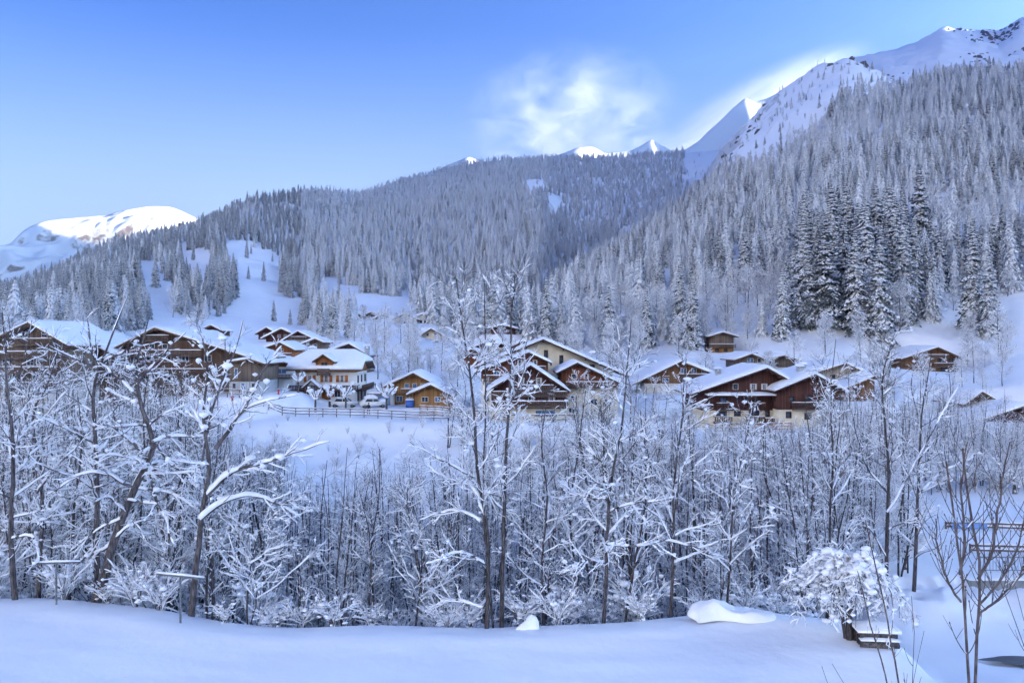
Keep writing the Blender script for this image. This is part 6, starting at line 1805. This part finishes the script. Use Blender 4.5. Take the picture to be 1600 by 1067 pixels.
def car(px, y, rz, label, paint, snow, L=4.1, name='parked_car'):
    x, y, z = at(px, y)
    r = thing(name, label, 'car', (x, y, z), rz, 'cars parked in the village')
    W = 1.68
    side = [(-2.05, .35), (2.05, .35), (2.08, .72), (1.95, .86), (1.05, .95), (.45, 1.42), (-1.15, 1.46), (-1.85, 1.02), (-2.06, .9)]
    side = [(a * L / 4.1, b) for a, b in side]
    mb = MB(); mb.prism(side, -W / 2, W / 2); b = mb.build('body', M[paint], r)
    bm = bmesh.new(); bm.from_mesh(b.data); bmesh.ops.bevel(bm, geom=[e for e in bm.edges if e.calc_face_angle(0) > .3], offset=.07, segments=2, affect='EDGES'); bm.to_mesh(b.data); bm.free()
    for yy in (-W / 2 - .006, W / 2 - .004):
        mb = MB(); mb.prism([(-1.35, .98), (-.2, .96), (-.2, 1.36), (-1.05, 1.38)], yy, yy + .012); mb.prism([(-.12, .96), (.78, .98), (.42, 1.34), (-.12, 1.36)], yy, yy + .012); mb.build('window', M['glass'], r)
    mb = MB(); v = np.array([(1.03, -.68, .99), (1.03, .68, .99), (.50, .6, 1.40), (.50, -.6, 1.40)]) + np.array([.02, 0, .02]); mb.add(v, [(0, 1, 2, 3)]); mb.add(v - [.02, 0, .015], [(3, 2, 1, 0)]); mb.build('windscreen', M['glass'], r)
    for a in (-1.3, 1.3):
        for s in (-1, 1):
            mb = MB(); c = np.array([a, s * (W / 2 - .1), .31]); mb.tube([c + [0, -.1, 0], c + [0, .1, 0]], .31, 14); mb.tube([c + [0, .1, 0], c + [0, -.1, 0]], .30, 14); w = mb.build('wheel', M['tyre'], r, False)
            mb = MB(); mb.tube([c + [0, -.105, 0], c + [0, .105, 0]] if s > 0 else [c + [0, .105, 0], c + [0, -.105, 0]], .18, 12); mb.build('rim', M['metal'], w)
    for s in (-1, 1):
        mb = MB(); mb.box(2.03, 2.11, s * .6 - .14, s * .6 + .14, .66, .78); mb.build('headlight', M['frame_white'], r)
    if snow:
        snow_blanket([(-1.2, 1.42), (-.3, 1.47), (.5, 1.42)], -W / 2 + .1, W / 2 - .1, snow, 6, m=5, ny=8).build('snow_cover', M['snow_cap'], r, True)
        snow_blanket([(.95, .93), (1.5, .92), (2.0, .82)], -W / 2 + .1, W / 2 - .1, snow * .8, 9, m=5, ny=8).build('snow_cover', M['snow_cap'], r, True)
car(538, 120.5, 0.05, 'white car parked behind the pollarded trees before the large white house', 'car_paint', .06, 3.9)
car(583, 119, .35, 'car hidden under thick snow at the right corner of the large white house', 'car_paint', .5, 3.9)

def bin_box(px, y, w, h, d, mat, label, name, cat):
    x, y, z = at(px, y)
    r = thing(name, label, cat, (x, y, z), .1)
    mb = MB(); mb.prism([(-w / 2 * .92, 0), (w / 2 * .92, 0), (w / 2, h), (-w / 2, h)], 0, d); b = mb.build('body', M[mat], r)
    mb = MB(); mb.prism([(-w / 2 - .05, h + .003), (w / 2 + .05, h + .003), (w / 2 - .05, h + .12), (-w / 2 + .05, h + .12)], -.05, d + .05); mb.build('lid', M[mat], r)
    for s in (-1, 1):
        mb = MB(); mb.tube([(s * w * .38, -.04, .08), (s * w * .38, .08, .08)], .10, 10); mb.build('wheel', M['tyre'], r)
    snow_pad(-w / 2, w / 2, -.03, d + .03, h + .125, .28, 3).build('snow_cover', M['snow_cap'], r, True)
bin_box(577, 124, 1.3, 1.25, 1.0, 'blue_paint', 'blue wheeled container with snow on its lid beside the large white house', 'waste_container', 'container')
bin_box(640, 118.5, 1.2, 1.0, .9, 'blue_paint', 'blue wheeled container with snow on its lid under the golden annex', 'waste_container', 'container')

def garage():
    x, y, z = at(595, 126)
    h = House('garage', 'low garage with pale blue door under a thick flat snow roof', (x, y, z), 0, None, 'garage')
    h.walls(-1.9, 1.9, 4, 1.9, 'plaster_white', name='wall')
    mb = MB(); mb.box(-2.1, 2.1, -.3, 4.2, 1.904, 2.05); rf = h.part(mb, 'roof', 'beam_dark'); h.part(snow_pad(-2.15, 2.15, -.35, 4.2, 2.055, .75, 4, 9), 'snow_cover', 'snow_cap', rf, True)
    mb = MB(); mb.box(-1.5, 1.5, -.05, .02, 0, 1.75); h.part(mb, 'door', 'blue_door')
garage()

def person():
    x, y, z = at(576, 110.8)
    r = thing('person', 'person in dark winter clothes standing on the snowy road behind the fence', 'person', (x, y, z + .0), .5)
    V = [(0, 0, .93), (0, .01, 1.15), (0, .02, 1.38), (0, .01, 1.50), (0, -.01, 1.60), (0, -.02, 1.70),      # pelvis .. head
         (.11, 0, .88), (.12, -.06, .50), (.12, .02, .09), (.12, -.12, .05), (-.11, 0, .88), (-.12, .08, .50), (-.12, .16, .10), (-.12, .04, .05),
         (.19, .02, 1.42), (.25, .04, 1.14), (.24, -.08, .90), (.24, -.12, .80), (-.19, .02, 1.42), (-.25, -.02, 1.14), (-.24, -.12, .92), (-.24, -.17, .83)]
    E = [(0, 1), (1, 2), (2, 3), (3, 4), (4, 5), (0, 6), (6, 7), (7, 8), (8, 9), (0, 10), (10, 11), (11, 12), (12, 13), (2, 14), (14, 15), (15, 16), (16, 17), (2, 18), (18, 19), (19, 20), (20, 21)]
    R = [.15, .15, .17, .065, .09, .085, .10, .075, .055, .045, .10, .075, .055, .045, .085, .06, .045, .045, .085, .06, .045, .045]
    me = bpy.data.meshes.new('body'); me.from_pydata(V, E, []); me.update()
    o = link('body', me, r)
    sk = o.modifiers.new('skin', 'SKIN'); ss = o.modifiers.new('smooth', 'SUBSURF'); ss.levels = 2; ss.render_levels = 2
    if not me.skin_vertices: 
        me.attributes
    for i, sv in enumerate(me.skin_vertices[0].data):
        sv.radius = (R[i], R[i] * .85); sv.use_root = (i == 0)
    bpy.context.view_layer.update()
    dg = bpy.context.evaluated_depsgraph_get()
    me2 = bpy.data.meshes.new_from_object(o.evaluated_get(dg))
    o.modifiers.clear(); o.data = me2
    for m in ('cloth_dark', 'skin'): me2.materials.append(M[m])
    for p in me2.polygons:
        c = p.center; p.use_smooth = True
        p.material_index = 1 if c.z > 1.53 or (c.z < .88 and abs(c.x) > .2 and c.z > .7) else 0
    mb = MB(); n = 12
    t = np.linspace(0, 1, 6); a = np.linspace(0, 2 * math.pi, n)
    T_, A = np.meshgrid(t, a, indexing='ij'); Rr = .115 * np.sqrt(np.clip(1 - (1 - T_) ** 2, 0, 1))
    mb.add(np.stack([Rr * np.cos(A), Rr * np.sin(A) - .01, 1.81 - .17 * T_ ** 1.5], -1).reshape(-1, 3), grid_quads(6, n)); mb.build('wool_hat', M['cloth_dark'], r, True)
person()
# ------------------------------------------------------------------ air and clouds
def build_haze(density):
    mb = MB(); mb.box(-4400, 4400, -2900, 4950, -90, 1720)
    m = bpy.data.materials.new('haze_air'); m.use_nodes = True
    nt = m.node_tree; nt.nodes.clear()
    v = nt.nodes.new('ShaderNodeVolumePrincipled')
    v.inputs['Color'].default_value = (0.50, 0.72, 1.0, 1)
    v.inputs['Density'].default_value = density
    v.inputs['Anisotropy'].default_value = 0.85
    o = nt.nodes.new('ShaderNodeOutputMaterial'); nt.links.new(v.outputs[0], o.inputs['Volume'])
    return tag(mb.build('haze', m), kind='stuff')

def build_cloud(name, c, size, density, seed, scale, lo, hi, tilt=0.0, power=1.0):
    """A bank of cloud: an ellipsoid of air whose density follows noise and thins out towards its rim."""
    bm = bmesh.new()
    bmesh.ops.create_icosphere(bm, subdivisions=3, radius=1.0)
    me = bpy.data.meshes.new(name); bm.to_mesh(me); bm.free()
    o = link(name, me); o.location = [float(q) for q in c]; o.scale = size; o.rotation_euler = (0, tilt, 0)
    m = bpy.data.materials.new(name + '_vapour'); m.use_nodes = True
    nt = m.node_tree; nt.nodes.clear(); N, L = nt.nodes, nt.links
    tc = N.new('ShaderNodeTexCoord')
    ln = N.new('ShaderNodeVectorMath'); ln.operation = 'LENGTH'; L.new(tc.outputs['Object'], ln.inputs[0])
    rim = N.new('ShaderNodeMapRange'); rim.interpolation_type = 'SMOOTHSTEP'
    rim.inputs['From Min'].default_value = 1.0; rim.inputs['From Max'].default_value = 0.15
    L.new(ln.outputs['Value'], rim.inputs['Value'])
    mp = N.new('ShaderNodeMapping'); mp.inputs['Location'].default_value = (seed, seed * 1.7, seed * .3); mp.inputs['Scale'].default_value = scale
    L.new(tc.outputs['Object'], mp.inputs[0])
    nz = N.new('ShaderNodeTexNoise'); nz.inputs['Scale'].default_value = 1.0; nz.inputs['Detail'].default_value = 5; nz.inputs['Roughness'].default_value = 0.58
    nz.inputs['Distortion'].default_value = 0.6
    L.new(mp.outputs[0], nz.inputs['Vector'])
    mr = N.new('ShaderNodeMapRange'); mr.inputs['From Min'].default_value = lo; mr.inputs['From Max'].default_value = hi
    L.new(nz.outputs['Fac'], mr.inputs['Value'])
    mu = N.new('ShaderNodeMath'); mu.operation = 'MULTIPLY'; L.new(mr.outputs[0], mu.inputs[0]); L.new(rim.outputs[0], mu.inputs[1])
    m2 = N.new('ShaderNodeMath'); m2.operation = 'MULTIPLY'; m2.inputs[1].default_value = density; L.new(mu.outputs[0], m2.inputs[0])
    v = N.new('ShaderNodeVolumePrincipled'); v.inputs['Color'].default_value = (1, 1, 1, 1)
    v.inputs['Anisotropy'].default_value = 0.2
    L.new(m2.outputs[0], v.inputs['Density'])
    out = N.new('ShaderNodeOutputMaterial'); L.new(v.outputs[0], out.inputs['Volume'])
    o.data.materials.append(m)
    return tag(o, kind='stuff')

build_haze(0.00016)
scene.cycles.volume_step_rate = 1.0
scene.cycles.volume_max_steps = 128
build_cloud('cloud', P(900, 200, 5600), (900, 600, 640), 0.0030, 3.1, (3.4, 2.0, 4.6), 0.42, 0.92)
build_cloud('blown_snow', P(1180, 172, 5500), (1000, 360, 260), 0.0045, 8.3, (2.2, 1.5, 4.0), 0.25, 0.80, tilt=-0.47)
